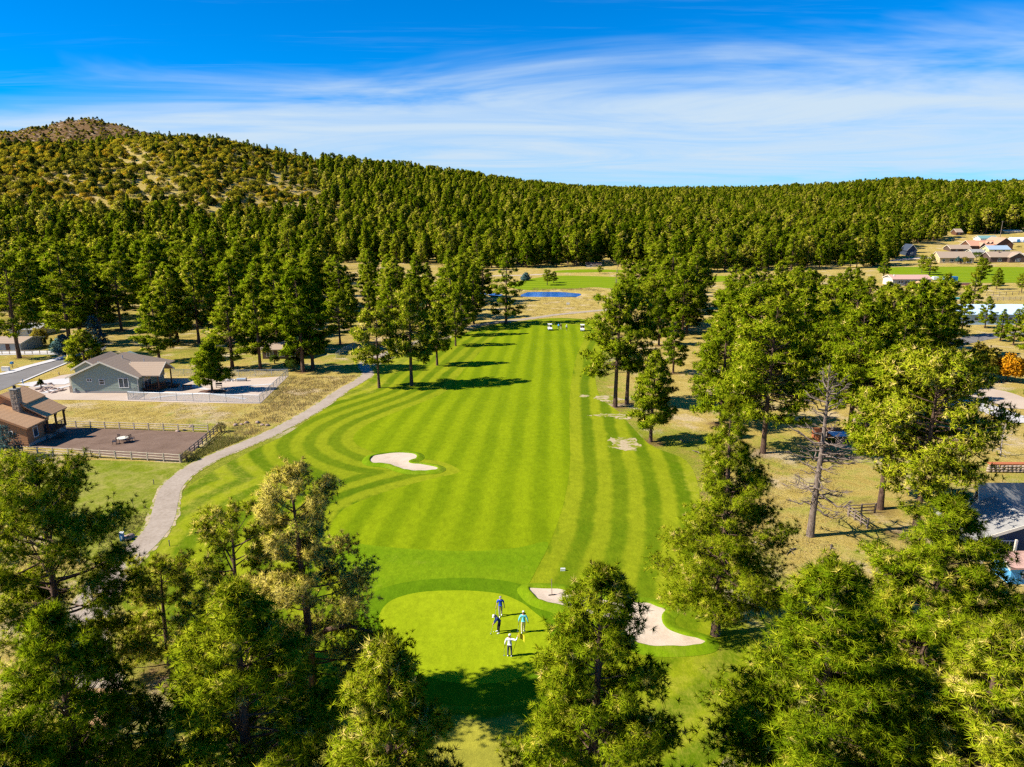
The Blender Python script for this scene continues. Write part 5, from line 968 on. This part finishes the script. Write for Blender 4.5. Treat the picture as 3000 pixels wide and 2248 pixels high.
# ------------------------------------------------------------------ far houses
def far_house(label, xl, xr, yb, ye, yr, depth, axis, wm, rm, name='house', wins=(), win_w=(), door=None, cat='house', fas=None):
    Y_ = at((xl + xr) / 2, yb).y; a0, a1 = on_plane(xl, yb, Y_).x, on_plane(xr, yb, Y_).x; z0 = tz((a0 + a1) / 2, Y_); he_ = on_plane((xl + xr) / 2, ye, Y_).z - z0
    Yr = Y_ + (depth / 2 if axis == 'x' else 0); hr_ = on_plane((xl + xr) / 2, yr, Yr).z - z0; hr_ = max(hr_, he_ + .8); w_ = a1 - a0
    r_ = empty(name, (a0, Y_, z0), 0, label, cat); gable(r_, 0, w_, 0, depth, he_, hr_, axis, wm, rm, .5, fas=fas)
    for u, zf, ww, hh in wins: window(r_, 'S', u * w_, zf * he_, ww, hh, 0, cols=2 if ww > 1.2 else 1)
    for u, zf, ww, hh in win_w: window(r_, 'W', u * depth, zf * he_, ww, hh, 0)
    if door is not None: dd = MB().box(door * w_, -.06, 1.05, 1.0, .1, 2.1).build('door', C_['redwood'], r_); MB().ball((door * w_ + .38, -.14, 1.0), .06, 6, 4).build('handle', C_['steel'], dd)
    return r_, w_, he_, hr_
h, w, he_, hr_ = far_house('tan stucco house with taupe roof on the far right, nearest the green strip', 2752, 2852, 772, 755, 738, 10, 'x', C_['tan'], M['roof_taupe'], wins=[(.12, .3, 1.2, 1.3), (.35, .3, 2.2, 1.4), (.86, .1, 3.0, 2.0)], win_w=[(.5, .35, 1.0, 1.2)], door=.62)
h, w, he_, hr_ = far_house('dark brown house with broad porch gable at the far right edge', 2900, 2998, 769, 753, 738, 10, 'x', C_['dbrown'], M['roof_taupe'], wins=[(.28, .2, 2.2, 1.8), (.75, .2, 3.0, 1.8)])
gable(h, w * .5, w * .98, -2.5, 3, he_, hr_ - .2, 'y', C_['dbrown'], M['roof_taupe'], .5); MB().tube([(w * .35, 4, hr_ - .6), (w * .35, 4, hr_ + 1.0)], .3, 6).build('chimney', C_['dbrown'], h); window(h, 'S', w * .74, .8, 2.6, 1.6, -2.5, cols=3)
far_house('house with blue grey metal roof and pale yellow gable on the far right', 2897, 2958, 742, 731, 720, 9, 'x', C_['yellow'], M['roof_blue'], wins=[(.3, .3, 1.2, 1.4), (.7, .3, 1.2, 1.4)], win_w=[(.5, .4, 1.2, 1.4)])
h, w, he_, hr_ = far_house('large timber lodge with terracotta roof and two dormers on the far right', 2842, 2940, 733, 720, 705, 12, 'x', C_['redwood'], M['roof_red'], wins=[(.3, .3, 1.6, 1.6), (.55, .3, 1.6, 1.6)], door=.42)
gable(h, w * .72, w * 1.22, -1.5, 14, he_ + 1.2, hr_ + 2.2, 'y', C_['redwood'], M['roof_red'], .6); gable(h, w * .26, w * .42, -1.2, 3, he_ - .1, hr_ - 1.2, 'y', C_['redwood'], M['roof_red'], .4)
for u in (.56, .68): gable(h, w * u - 1, w * u + 1, 2.0, 5, hr_ - 1.5, hr_ - .5, 'y', C_['redwood'], M['roof_red'], .3)
window(h, 'S', w * .97, .5, 3.0, 3.0, -1.5, cols=2)
far_house('low brown house with taupe roof between the tan house and the timber lodge', 2785, 2843, 737, 729, 718, 9, 'x', C_['dbrown'], M['roof_taupe'], wins=[(.3, .2, 1.4, 1.2), (.7, .2, 1.4, 1.2)])
far_house('small outbuilding with pale grey roof in front of the timber lodge', 2848, 2884, 744, 739, 731, 7, 'x', C_['grey'], M['roof_grey'], wins=[(.5, .2, 1.2, .9)], name='outbuilding')
far_house('white building with teal roof behind the timber lodge', 2872, 2922, 706, 699, 691, 9, 'x', M['white'], plain('teal_roof', (.16, .30, .28), .6, .1), wins=[(.5, .3, 1.4, 1.2)], name='outbuilding')
far_house('dark blue house in the forest shade at the edge of the dry clearing', 2656, 2684, 750, 733, 717, 9, 'y', C_['navy'], C_['navy'], wins=[(.5, .3, 1.3, 1.4)])
far_house('brown house with pale roof among trees at the top right clearing', 2801, 2818, 690, 680, 671, 7, 'x', C_['redwood'], M['roof_taupe'], wins=[(.5, .3, 1.2, 1.2)])
far_house('long low building with pale flat roof and ochre wall at the top right', 2942, 2992, 684, 678, 674, 8, 'x', C_['tan'], M['cream'], wins=[(.3, .2, 1.6, 1.0), (.7, .2, 1.6, 1.0)], name='outbuilding')
p = at(2985, 709); t = empty('arched_shelter', p, 0, 'white arched hoop building at the top right edge', 'shelter'); b = MB(); nn = 10; R_ = 3.6
poly = [(R_ * math.cos(math.pi * i / nn), R_ * math.sin(math.pi * i / nn) * .95) for i in range(nn + 1)]; b.prism(poly, 'x', -7, 14); b.build('shell', M['white'], t)
for i in range(3): MB().box(-3 + i * 5, -3.66, 1.1, 2.2, .12, 2.2).build('doorway', C_['blue'], t)
h, w, he_, hr_ = far_house('long cream and grey home with salmon shingle roof and wooden steps', 2614, 2725, 838, 818, 806, 9, 'x', C_['grey'], M['roof_salmon'], wins=[(.17, .35, .9, 1.3), (.24, .35, .9, 1.3), (.56, .45, 1.0, .9), (.94, .4, .8, .9)], win_w=[(.5, .4, .9, 1.2)], fas=M['cream'])
MB().box(-.05, 4.5, he_ / 2, .06, 9.0, he_).build('end_wall', M['cream'], h); dr = MB().box(w * .38, -.06, 1.2, 1.7, .1, 2.2).build('door', M['glass'], h); MB().box(w * .38, -.12, 1.2, .08, .06, 2.2).build('door_frame', M['white'], dr)
for i in range(4): MB().box(w * .36 - .5 * i, -1.3, .9 - i * .22, .5, 1.4, .12).build('step', C_['redwood'], h)
MB().tube([(w * .1, 3, hr_ - .6), (w * .1, 3, hr_ + .4)], .2, 6).build('roof_vent', M['white'], h)
p = at(2689, 846); t = empty('gazebo', p, 0, 'small brown timber gazebo in front of the long salmon roofed home', 'gazebo')
for sx in (-1.7, 1.7):
    for sy in (-1.7, 1.7): MB().box(sx, sy, 1.2, .2, .2, 2.4).build('post', C_['redwood'], t)
MB().add([(-2.1, -2.1, 2.4), (2.1, -2.1, 2.4), (2.1, 2.1, 2.4), (-2.1, 2.1, 2.4), (0, 0, 3.6)], [(0, 1, 4), (1, 2, 4), (2, 3, 4), (3, 0, 4), (3, 2, 1, 0)]).build('roof', M['roof_brown'], t)
p = at(2783, 825); t = empty('shipping_container', p, 0, 'bright blue shipping container beside the far green strip', 'container'); b = MB()
for i in range(16): b.box(-3.0 + i * .4, 0, 1.25, .22, 2.3, 2.4)
b.box(0, 0, 1.25, 6.1, 2.2, 2.5); b.build('ribbed_wall', C_['blue'], t); MB().box(-3.1, 0, 1.25, .1, 2.2, 2.4).build('door', plain('pale_blue_door', (.35, .6, .8), .5, .05), t)
p = at(2739, 822); t = empty('white_trailer', p, 0, 'small white trailer between the salmon roofed home and the blue container', 'trailer'); MB().prism([(-1.3, .4), (1.3, .4), (1.4, 1.3), (1.1, 1.9), (-1.2, 1.9), (-1.4, 1.2)], 'y', -.9, .9).build('body', M['white'], t)
for s_ in (-1, 1): MB().tube([(0, s_ * .95, .3), (0, s_ * .8, .3)], .3, 10).build('wheel', C_['black'], t)
t = empty('garden_wall', at(2776, 836), 0, 'low reddish garden wall below the blue container', 'wall'); MB().box(5.2, 0, .5, 10.4, .4, 1.0).build('wall_body', plain('dusky_red_block', (.34, .14, .12), .9, .15), t); MB().box(5.2, 0, 1.04, 10.5, .5, .1).build('cap', C_['footing'], t)
for k, x in enumerate((2795, 2804)): t = empty('white_tank', at(x, 835), 0, ('left', 'right')[k] + ' of two white tanks in front of the reddish garden wall', 'tank'); MB().tube([(-.9, -.6, .5), (.9, -.6, .5)], .5, 10).build('drum', M['white'], t); MB().box(-.5, -.6, .1, .15, .8, .2).box(.5, -.6, .1, .15, .8, .2).build('cradle', C_['footing'], t)
t = empty('water_trough', at(2800, 877), 0, 'turquoise water trough in the paddock above the pale blue roofed barn', 'trough'); b = MB(); b.prism([(-1.5, 0), (1.5, 0), (1.65, .65), (-1.65, .65)], 'y', -.6, .6); b.build('basin', C_['teal'], t); MB().box(0, 0, .66, 3.4, 1.35, .06).build('rim', C_['teal'], t)
h, w, he_, hr_ = far_house('long barn with pale blue metal roof behind the right grove', 2790, 3060, 952, 921, 893, 14, 'x', plain('pale_blue_boards', (.36, .50, .62), .7, .1), M['roof_pale'], wins=[(.25, .4, 1.2, 1.0), (.45, .4, 1.2, 1.0), (.62, .4, 1.2, 1.0), (.8, .4, 1.2, 1.0)], name='barn', cat='barn')
t = empty('utility_pole', at(2930, 695), 0, 'wooden utility pole with crossarm at the top right', 'pole'); MB().tube([(0, 0, 0), (0, 0, 13)], [.22, .14], 6).build('shaft', C_['logdark'], t); MB().box(0, 0, 12, 2.6, .15, .2).build('crossarm', C_['logdark'], t)
far_house('house with blue grey roof half hidden at the foot of the left hill', 876, 914, 772, 760, 746, 9, 'y', C_['grey'], M['roof_blue'], wins=[(.5, .3, 1.3, 1.3)])
far_house('white walled house with pale roof in the trees left of the tan clearing', 968, 990, 735, 727, 716, 8, 'x', M['white'], M['roof_grey'], wins=[(.5, .3, 1.3, 1.3)])
far_house('white gabled house behind pines above the tan clearing', 1105, 1118, 745, 735, 724, 8, 'y', M['white'], M['roof_taupe'], wins=[(.5, .3, 1.2, 1.2)])
far_house('taupe roofed house at the forest edge left of the pond', 1512, 1535, 776, 762, 748, 9, 'y', C_['dbrown'], M['roof_taupe'], wins=[(.5, .3, 1.3, 1.3)])
far_house('pale low house at the forest edge behind the far meadow', 1719, 1760, 782, 776, 769, 8, 'x', M['cream'], C_['dbrown'], wins=[(.3, .3, 1.3, 1.0), (.7, .3, 1.3, 1.0)])
far_house('grey garage building at the far left edge across the street', -30, 62, 1030, 1006, 990, 9, 'x', C_['grey'], M['roof_taupe'], wins=[(.2, .35, 1.0, 1.0)], door=.6, name='garage', cat='garage')
far_house('cream house half hidden behind the tall left pines', 30, 110, 985, 966, 948, 10, 'x', M['cream'], M['roof_grey'], wins=[(.3, .35, 1.4, 1.2), (.75, .35, 1.4, 1.2)])
far_house('shaded house with dark walls in the wood right of the chain link yard', 770, 880, 1052, 1024, 1000, 10, 'x', C_['dbrown'], M['roof_taupe'], wins=[(.2, .3, 1.6, 1.3), (.5, .3, 1.6, 1.3), (.8, .3, 1.4, 1.2)])
far_house('house with taupe roof deep in the wood behind the grey house', 600, 680, 812, 795, 778, 10, 'x', C_['tan'], M['roof_taupe'], wins=[(.3, .35, 1.3, 1.2), (.7, .35, 1.3, 1.2)])
far_house('brown shed under the forked pine at the left edge', 215, 305, 2128, 2100, 2086, 2.4, 'x', C_['redwood'], M['roof_brown'], wins=[(.5, .3, .5, .4)], name='shed', cat='shed')
# ------------------------------------------------------------------ tall grass and weeds
def blades(name, zones, label, seed, tone):
    g = np.random.default_rng(seed); Vs, Ts = [], []
    for zone, n, hgt in zones:
        w = wpoly(zone, 1, False); lo, hi = w.min(0), w.max(0); q = g.uniform(lo, hi, (n * 5, 2)); q = q[inside(w, q[:, 0], q[:, 1])][:n]
        cl = g.integers(0, max(1, len(q) // 14), len(q)); q = q[cl] + g.normal(0, .45, q.shape)
        q = q[(seg_dist(PATHC, q[:, 0], q[:, 1], False) > 1.7)]; z = terrain(q[:, 0], q[:, 1]); b = np.column_stack([q, z]); k = len(q); th = g.normal(0, .5, k); wd = g.uniform(.02, .05, k); h = hgt * g.uniform(.4, 1.2, k)
        s_ = np.column_stack([np.cos(th) * wd, np.sin(th) * wd, 0 * th]); tip = b + np.column_stack([g.normal(0, .14, k), g.normal(0, .14, k), h]); Vs.append(np.stack([b - s_, b + s_, tip], 1).reshape(-1, 3)); Ts.append(np.clip(g.normal(tone, .2, k), 0, 1))
    V = np.vstack(Vs); o = link(name, tri_mesh(name, V, np.arange(len(V)).reshape(-1, 3), [M['drygrass']], {'tone': np.concatenate(Ts)}, dom='FACE')); tag(o, label, None, None, 'stuff')
blades('tall_dry_grass', [([(770, 1190), (860, 1108), (1000, 1105), (1055, 1100), (985, 1140), (880, 1210), (700, 1290), (640, 1300), (645, 1265)], 9000, .42), ([(190, 1180), (560, 1186), (755, 1188), (640, 1262), (400, 1258), (200, 1248)], 5000, .14), ([(2030, 1250), (2300, 1330), (2480, 1350), (2480, 1560), (2300, 1760), (2180, 1800), (2100, 1700), (2060, 1500)], 7000, .20), ([(1540, 872), (1740, 872), (1750, 905), (1560, 928), (1470, 925)], 4000, .35), ([(1560, 845), (1740, 846), (1780, 856), (1700, 852), (1560, 852)], 2000, .5)], 'dry golden grass tufts along the cart path, lots and slopes', 5, .62)
blades('green_weeds', [([(545, 1352), (640, 1280), (720, 1285), (640, 1330), (560, 1375)], 6000, .3), ([(250, 1560), (440, 1500), (440, 1570), (330, 1640)], 2500, .25)], 'fresh green weeds beside the rail fence corner and the cart path', 6, .12)
# ------------------------------------------------------------------ people
def skin_mesh(name, V, E, R, mats, root=0, sub=1):
    me = bpy.data.meshes.new(name); me.from_pydata([tuple(v) for v in V], E, []); o = bpy.data.objects.new(name, me); COL.objects.link(o)
    md = o.modifiers.new('skin', 'SKIN'); md.use_smooth_shade = True
    lay = me.skin_vertices[0].data if me.skin_vertices else None
    if lay is None:
        bm = bmesh.new(); bm.from_mesh(me); bm.verts.layers.skin.verify(); bm.to_mesh(me); bm.free(); lay = me.skin_vertices[0].data
    for i, r in enumerate(R): lay[i].radius = (r, r) if not hasattr(r, '__len__') else r; lay[i].use_root = (i == root)
    sb = o.modifiers.new('sub', 'SUBSURF'); sb.levels = sub; sb.render_levels = sub
    dg = bpy.context.evaluated_depsgraph_get(); dg.update(); m2 = bpy.data.meshes.new_from_object(o.evaluated_get(dg)); bpy.data.objects.remove(o); bpy.data.meshes.remove(me)
    m2.name = name; m2.materials.clear()
    for m in mats: m2.materials.append(m)
    m2.polygons.foreach_set('use_smooth', np.ones(len(m2.polygons), bool)); return m2
SKIN = plain('skin_tone', (.48, .27, .18), .6, .08); HAIR = plain('grey_hair', (.20, .16, .13), .8, .2); SHOE = plain('white_shoe', (.72, .72, .74), .6, .05)
def person(loc, rz, label, shirt, pants, cap, feet=((-.11, 0), (.11, 0)), lean=0.0, hands=((-.27, -.06, .84), (.27, -.06, .84)), sleeve=1.0, shoe=None, hip=(0, 0), s=1.0, group=None, headtilt=0.15, hipz=.93):
    root = empty('person', loc, rz, label, 'person', group); root.scale = (s, s, s)
    hx, hy = hip; P = Vector((hx, hy, hipz + .04)); up = Vector((0, -math.sin(lean), math.cos(lean))); fw = Vector((0, -math.cos(lean), -math.sin(lean)))
    waist = P + up * .14; chest = P + up * .36; ctop = P + up * .47; neck = P + up * .56; hd = P + up * .58 + Vector((0, -math.sin(lean + headtilt), math.cos(lean + headtilt))) * .12; crown = hd + Vector((0, -math.sin(lean + headtilt), math.cos(lean + headtilt))) * .10
    face = (Vector((0, -math.cos(lean + headtilt), -math.sin(lean + headtilt))))
    V = [P, waist, chest, ctop, neck, hd, crown]; R = [.10, .105, .115, .10, .05, .088, .066]; E = [(0, 1), (1, 2), (2, 3), (3, 4), (4, 5), (5, 6)]
    V.append(hd + face * .095 - Vector((0, 0, .01))); R.append(.016); E.append((5, len(V) - 1))                 # nose
    arms = []
    for sd, h in zip((-1, 1), hands):
        h = Vector(h); sh = ctop + Vector((sd * .20, 0, -.02)); mid = (sh + h) / 2; d = h - sh; L = d.length; bend = math.sqrt(max(0, .29 ** 2 - min(.289, L / 2) ** 2)); el = mid + Vector((sd * .5, .7, -.3)).normalized() * bend
        wr = h; dv = (h - el).normalized(); palm = h + dv * .07; n = len(V); V += [sh, el, wr, palm]; R += [.060, .043, .030, .034]; E += [(3, n), (n, n + 1), (n + 1, n + 2), (n + 2, n + 3)]; arms.append((sh, el, wr, palm))
        sidev = dv.cross(Vector((0, -1, 0))); sidev = sidev.normalized() if sidev.length > .1 else Vector((1, 0, 0)); curl = Vector((0, -1, 0))
        for k, ln in enumerate((.062, .072, .076, .068)):
            b_ = palm + sidev * (.03 - .02 * k); k1 = b_ + dv * ln * .6 + curl * .008; k2 = b_ + dv * ln + curl * .030; m = len(V); V += [k1, k2]; R += [.009, .008]; E += [(n + 3, m), (m, m + 1)]
        m = len(V); V += [palm + sidev * .045 - dv * .02 + curl * .012, palm + sidev * .055 + dv * .025 + curl * .03]; R += [.010, .009]; E += [(n + 3, m), (m, m + 1)]   # thumb
    legs = []
    for sd, (fx, fy) in zip((-1, 1), feet):
        hj = P + Vector((sd * .09, 0, -.05)); an = Vector((fx, fy, .09)); kn = (hj + an) / 2 + Vector((sd * .01, -.035, .02)); n = len(V); V += [hj, kn, an]; R += [.082, .055, .038]; E += [(0, n), (n, n + 1), (n + 1, n + 2)]; legs.append((hj, kn, an))
    link('body', skin_mesh('body', V, E, R, [SKIN]), root)
    V = [P + up * .02, waist, chest, ctop, ctop + up * .06]; R = [(.150, .118), (.150, .118), (.168, .128), (.140, .105), .065]; E = [(0, 1), (1, 2), (2, 3), (3, 4)]
    for sh, el, wr, pl in arms:
        n = len(V)
        if sleeve > .6: V += [sh, el, el.lerp(wr, .9)]; R += [.085, .060, .044]; E += [(3, n), (n, n + 1), (n + 1, n + 2)]
        else: V += [sh, sh.lerp(el, .8)]; R += [.088, .072]; E += [(3, n), (n, n + 1)]
    link('shirt', skin_mesh('shirt', V, E, R, [shirt], 1), root)
    V = [P + up * .09, P - up * .01]; R = [(.148, .118), (.150, .125)]; E = [(0, 1)]
    for hj, kn, an in legs: n = len(V); V += [hj - Vector((0, 0, .05)), kn, an + Vector((0, 0, .0))]; R += [.098, .073, .058]; E += [(1, n), (n, n + 1), (n + 1, n + 2)]
    link('trousers', skin_mesh('trousers', V, E, R, [pants], 1), root)
    for hj, kn, an in legs: link('shoe', skin_mesh('shoe', [an + Vector((0, .05, -.045)), an + Vector((0, -.06, -.05)), an + Vector((0, -.17, -.058))], [(0, 1), (1, 2)], [.045, .046, .034], [shoe or SHOE], 1), root)
    hr_ = MB().ball(tuple(hd + Vector((0, .022, .02))), .098, 10, 6, (.93, 1, 1)).build('hair', HAIR, root, True)
    c = MB(); top = hd + (crown - hd).normalized() * .055; c.ball(tuple(top), .105, 10, 6, (.96, 1.05, .72)); br = top + face * .12; c.ball(tuple(br - Vector((0, 0, .01))), .085, 10, 4, (.9, .9, .12)); c.build('cap', cap, root, True)
    for sd in (-1, 1): MB().ball(tuple(hd + face * .082 + Vector((sd * .032, 0, .012))), .011, 6, 4).build('eye', C_['black'], root)
    MB().ball(tuple(hd + face * .084 - Vector((0, 0, .045))), .02, 6, 4, (1, .3, .3)).build('mouth', plain('lip_tone', (.35, .14, .11), .6, .05), root)
    return root
COLS = dict(royal=plain('royal_blue_knit', (.015, .075, .55), .8, .15), navy=plain('navy_knit', (.012, .035, .16), .8, .2), turq=plain('turquoise_knit', (.16, .62, .72), .8, .12), white=plain('white_cotton', (.80, .80, .82), .8, .05), khaki=plain('khaki_cotton', (.62, .52, .36), .85, .08), greyp=plain('grey_trousers', (.30, .27, .30), .85, .12), blackp=plain('black_trousers', (.018, .015, .02), .85, .2), slate=plain('slate_trousers', (.075, .075, .10), .85, .15), sky=plain('sky_blue_knit', (.05, .35, .75), .8, .1), dark=plain('dark_brown_knit', (.06, .035, .02), .85, .2))
def putter(loc, rz, grip, head, label):
    t = empty('putter', loc, rz, label, 'golf club'); g_, h_ = Vector(grip), Vector(head); d = (h_ - g_).normalized(); MB().tube([g_, h_], .010, 5).build('shaft', C_['steel'], t); MB().tube([g_ - d * .12, g_ + d * .14], .016, 6).build('grip', C_['black'], t); MB().box(h_.x, h_.y, h_.z + .012, .12, .04, .03).build('head', C_['steel'], t); return t
GZ = Vector((0, 0, .04))
def golfer(px, py, rz, label, club=None, **k):
    q = at(px, py) + GZ; o = person(q, rz, label, **k)
    if club: putter(q, rz, *club)
    return o
golfer(1466, 1806, .05, 'golfer in royal blue shirt and grey trousers walking on the green', (( -.34, -.10, .78), (-.42, -.28, .03), 'putter in the right hand of the golfer in royal blue'), shirt=COLS['royal'], pants=COLS['greyp'], cap=COLS['greyp'], feet=((-.06, -.16), (.10, .14)), hands=((-.34, -.08, .86), (.33, .02, .86)), sleeve=.4, s=.98)
golfer(1460, 1855, -1.25, 'golfer in navy sweater and black trousers bent over a putt', ((.0, -.40, .80), (.02, -.62, .03), 'putter held by the golfer bent over a putt'), shirt=COLS['navy'], pants=COLS['blackp'], cap=COLS['white'], feet=((-.16, 0), (.16, 0)), lean=.55, hip=(0, .10), hands=((-.02, -.36, .90), (.04, -.38, .84)), headtilt=.6, s=1.0)
golfer(1533, 1855, 3.1, 'golfer in turquoise sweater and khaki trousers walking away on the green', ((.34, .02, .80), (.44, -.05, .03), 'putter in the hand of the golfer in turquoise'), shirt=COLS['turq'], pants=COLS['khaki'], cap=M['white'], feet=((-.05, -.14), (.10, .12)), hands=((-.35, .0, .88), (.34, -.02, .88)), s=1.03)
golfer(1493, 1925, 2.95, 'golfer in white sweater and slate trousers holding up the yellow flag', ((.36, .0, .80), (.40, .02, .03), 'putter hanging in the left hand of the golfer with the flag'), shirt=COLS['white'], pants=COLS['slate'], cap=COLS['white'], feet=((-.13, 0), (.13, 0)), hands=((-.56, -.06, 1.60), (.34, -.04, .88)), s=1.02, headtilt=.05)
q = at(1493, 1925) + GZ; f = empty('flagstick', q, 2.95, 'yellow flagstick with yellow flag held by the golfer in white', 'flagstick'); MB().tube([(-.20, -.12, .18), (-.66, -.12, 1.98)], .018, 6).build('pole', plain('yellow_pole', (.75, .60, .03), .5, .05), f)
fb = MB(); nx = 8
fb.add([(-.62 - .065 * i * 1.0, -.12 + .05 * math.sin(i * 1.1), 1.96 - .35 * j - .028 * i * (1 + j)) for j in range(2) for i in range(nx)], [(i, i + 1, nx + i + 1, nx + i) for i in range(nx - 1)]); fb.build('flag', plain('yellow_flag', (.62, .52, .03), .7, .12), f)
o = MB().ball((0, 0, .022), .03, 8, 6).build('golf_ball', M['white'], None, True, loc=at(1446, 1853) + GZ); tag(o, 'white golf ball in front of the golfer bent over a putt', 'golf ball')
golfer(1636, 964, 2.6, 'distant golfer in sky blue shirt left of two beside the carts', shirt=COLS['sky'], pants=COLS['slate'], cap=COLS['royal'], feet=((-.08, -.12), (.10, .1)))
golfer(1643, 966, 3.0, 'distant golfer in dark brown top close to the sky blue one', shirt=COLS['dark'], pants=COLS['khaki'], cap=COLS['white'])
golfer(1660, 968, .3, 'distant golfer in white shirt standing alone between the two carts', shirt=COLS['white'], pants=COLS['blackp'], cap=COLS['white'], feet=((-.2, 0), (.2, 0)))
# ------------------------------------------------------------------ golf carts
def cart(px, py, rz, label, two):
    t = empty('golf_cart', at(px, py) + Vector((0, 0, .02)), rz, label, 'golf cart', 'golf carts on the fairway')
    MB().prism([(-1.15, .30), (1.1, .30), (1.15, .72), (.35, .74), (.30, .42), (-.35, .42), (-.45, .95), (-.80, .88), (-1.18, .66)], 'x', -.58, .58).build('body', M['white'], t)
    MB().box(0, .55, .80, 1.1, .5, .14).build('seat', M['cream'], t); MB().box(0, .82, 1.08, 1.1, .12, .45).build('seat_back', M['cream'], t)
    MB().prism([(-.62, 1.86), (1.15, 1.86), (1.10, 1.94), (-.55, 1.96)], 'x', -.62, .62).build('roof', M['white'], t)
    for sx in (-.54, .54):
        MB().tube([(sx, -.42, .92), (sx, -.52, 1.87)], .025, 5).build('front_post', C_['black'], t); MB().tube([(sx, .95, .75), (sx, 1.02, 1.87)], .025, 5).build('rear_post', C_['black'], t)
        for sy in (-.80, .78):
            wh = MB().tube([(sx * 1.05 - .08, sy, .24), (sx * 1.05 + .08, sy, .24)], .24, 12).build('wheel', C_['black'], t); MB().tube([(sx * 1.05 - .09, sy, .24), (sx * 1.05 + .09, sy, .24)], .11, 8).build('rim', C_['steel'], wh)
        MB().ball((sx * .75, -1.16, .60), .07, 6, 4).build('headlight', C_['steel'], t)
    MB().tube([(-.25, -.30, .85), (-.25, -.02, 1.05)], .02, 5).build('steering_column', C_['black'], t)
    MB().tube([(0, 1.2, .5), (0, 1.32, 1.25)], .13, 8).build('golf_bag', C_['navy'], t)
    if two: MB().tube([(.3, 1.2, .5), (.3, 1.32, 1.25)], .13, 8).build('golf_bag', C_['black'], t)
    return t
cart(1611, 968, .08, 'white golf cart left of the distant golfers, one figure seated', False)
cart(1706, 970, -.06, 'white golf cart right of the distant golfers, two figures seated', True)
def seated(px, py, dx, label, shirt):
    q = at(px, py) + Vector((dx, .45, .02)); person(q, 0, label, shirt, COLS['slate'], COLS['navy'], feet=((-.12, -.62), (.12, -.62)), hipz=.88, hands=((-.15, -.42, 1.05), (.15, -.42, 1.05)), lean=.1)
seated(1611, 968, .26, 'figure in dark top seated in the left golf cart', COLS['navy']); seated(1706, 970, -.26, 'figure in navy top at the wheel of the right golf cart', COLS['navy']); seated(1706, 970, .26, 'passenger in dark top in the right golf cart', COLS['dark'])

# ------------------------------------------------------------------ needle litter on the ground under the pines
go_ = bpy.data.objects['ground']; n_ = len(go_.data.vertices); co = np.empty(n_ * 3, np.float32); go_.data.vertices.foreach_get('co', co); co = co.reshape(-1, 3); at_ = go_.data.attributes['soil']; so = np.empty(n_, np.float32); at_.data.foreach_get('value', so)
near_ = np.nonzero(np.hypot(co[:, 0], co[:, 1]) < 340)[0]; q = co[near_]
for o in list(COL.objects):
    if o.type == 'EMPTY' and o.name.startswith('pine_tree') and o.location.length < 340: dd = np.hypot(q[:, 0] - o.location.x, q[:, 1] - o.location.y); so[near_] = np.maximum(so[near_], 0.85 * np.exp(-(dd / 3.6) ** 2))
at_.data.foreach_set('value', so)
# fallen limbs on the dry slope
rr_ = random.Random(77)
for k, (x, y) in enumerate([(2230, 1450), (2290, 1420), (2150, 1470), (2330, 1610), (2440, 1600), (2210, 1590), (2120, 1420), (2390, 1480), (1990, 1290), (2050, 1330)]):
    b_ = MB(); L_ = rr_.uniform(1.0, 2.6); pts = [(L_ * u, .12 * math.sin(u * 5 + k), .10 + .05 * math.sin(u * 7)) for u in (0, .33, .66, 1)]; b_.tube(pts, [.08, .07, .05, .02], 5); t = empty('fallen_limb', at(x, y), rr_.uniform(0, 6.28), 'grey fallen limb lying in the dry grass right of the fairway', 'branch', 'fallen limbs'); b_.build('stem', M['deadwood'], t, True)
    MB().tube([(L_ * .45, .05, .1), (L_ * .7, .45, .22), (L_ * .85, .6, .3)], [.045, .03, .01], 4).build('side_branch', M['deadwood'], t, True)
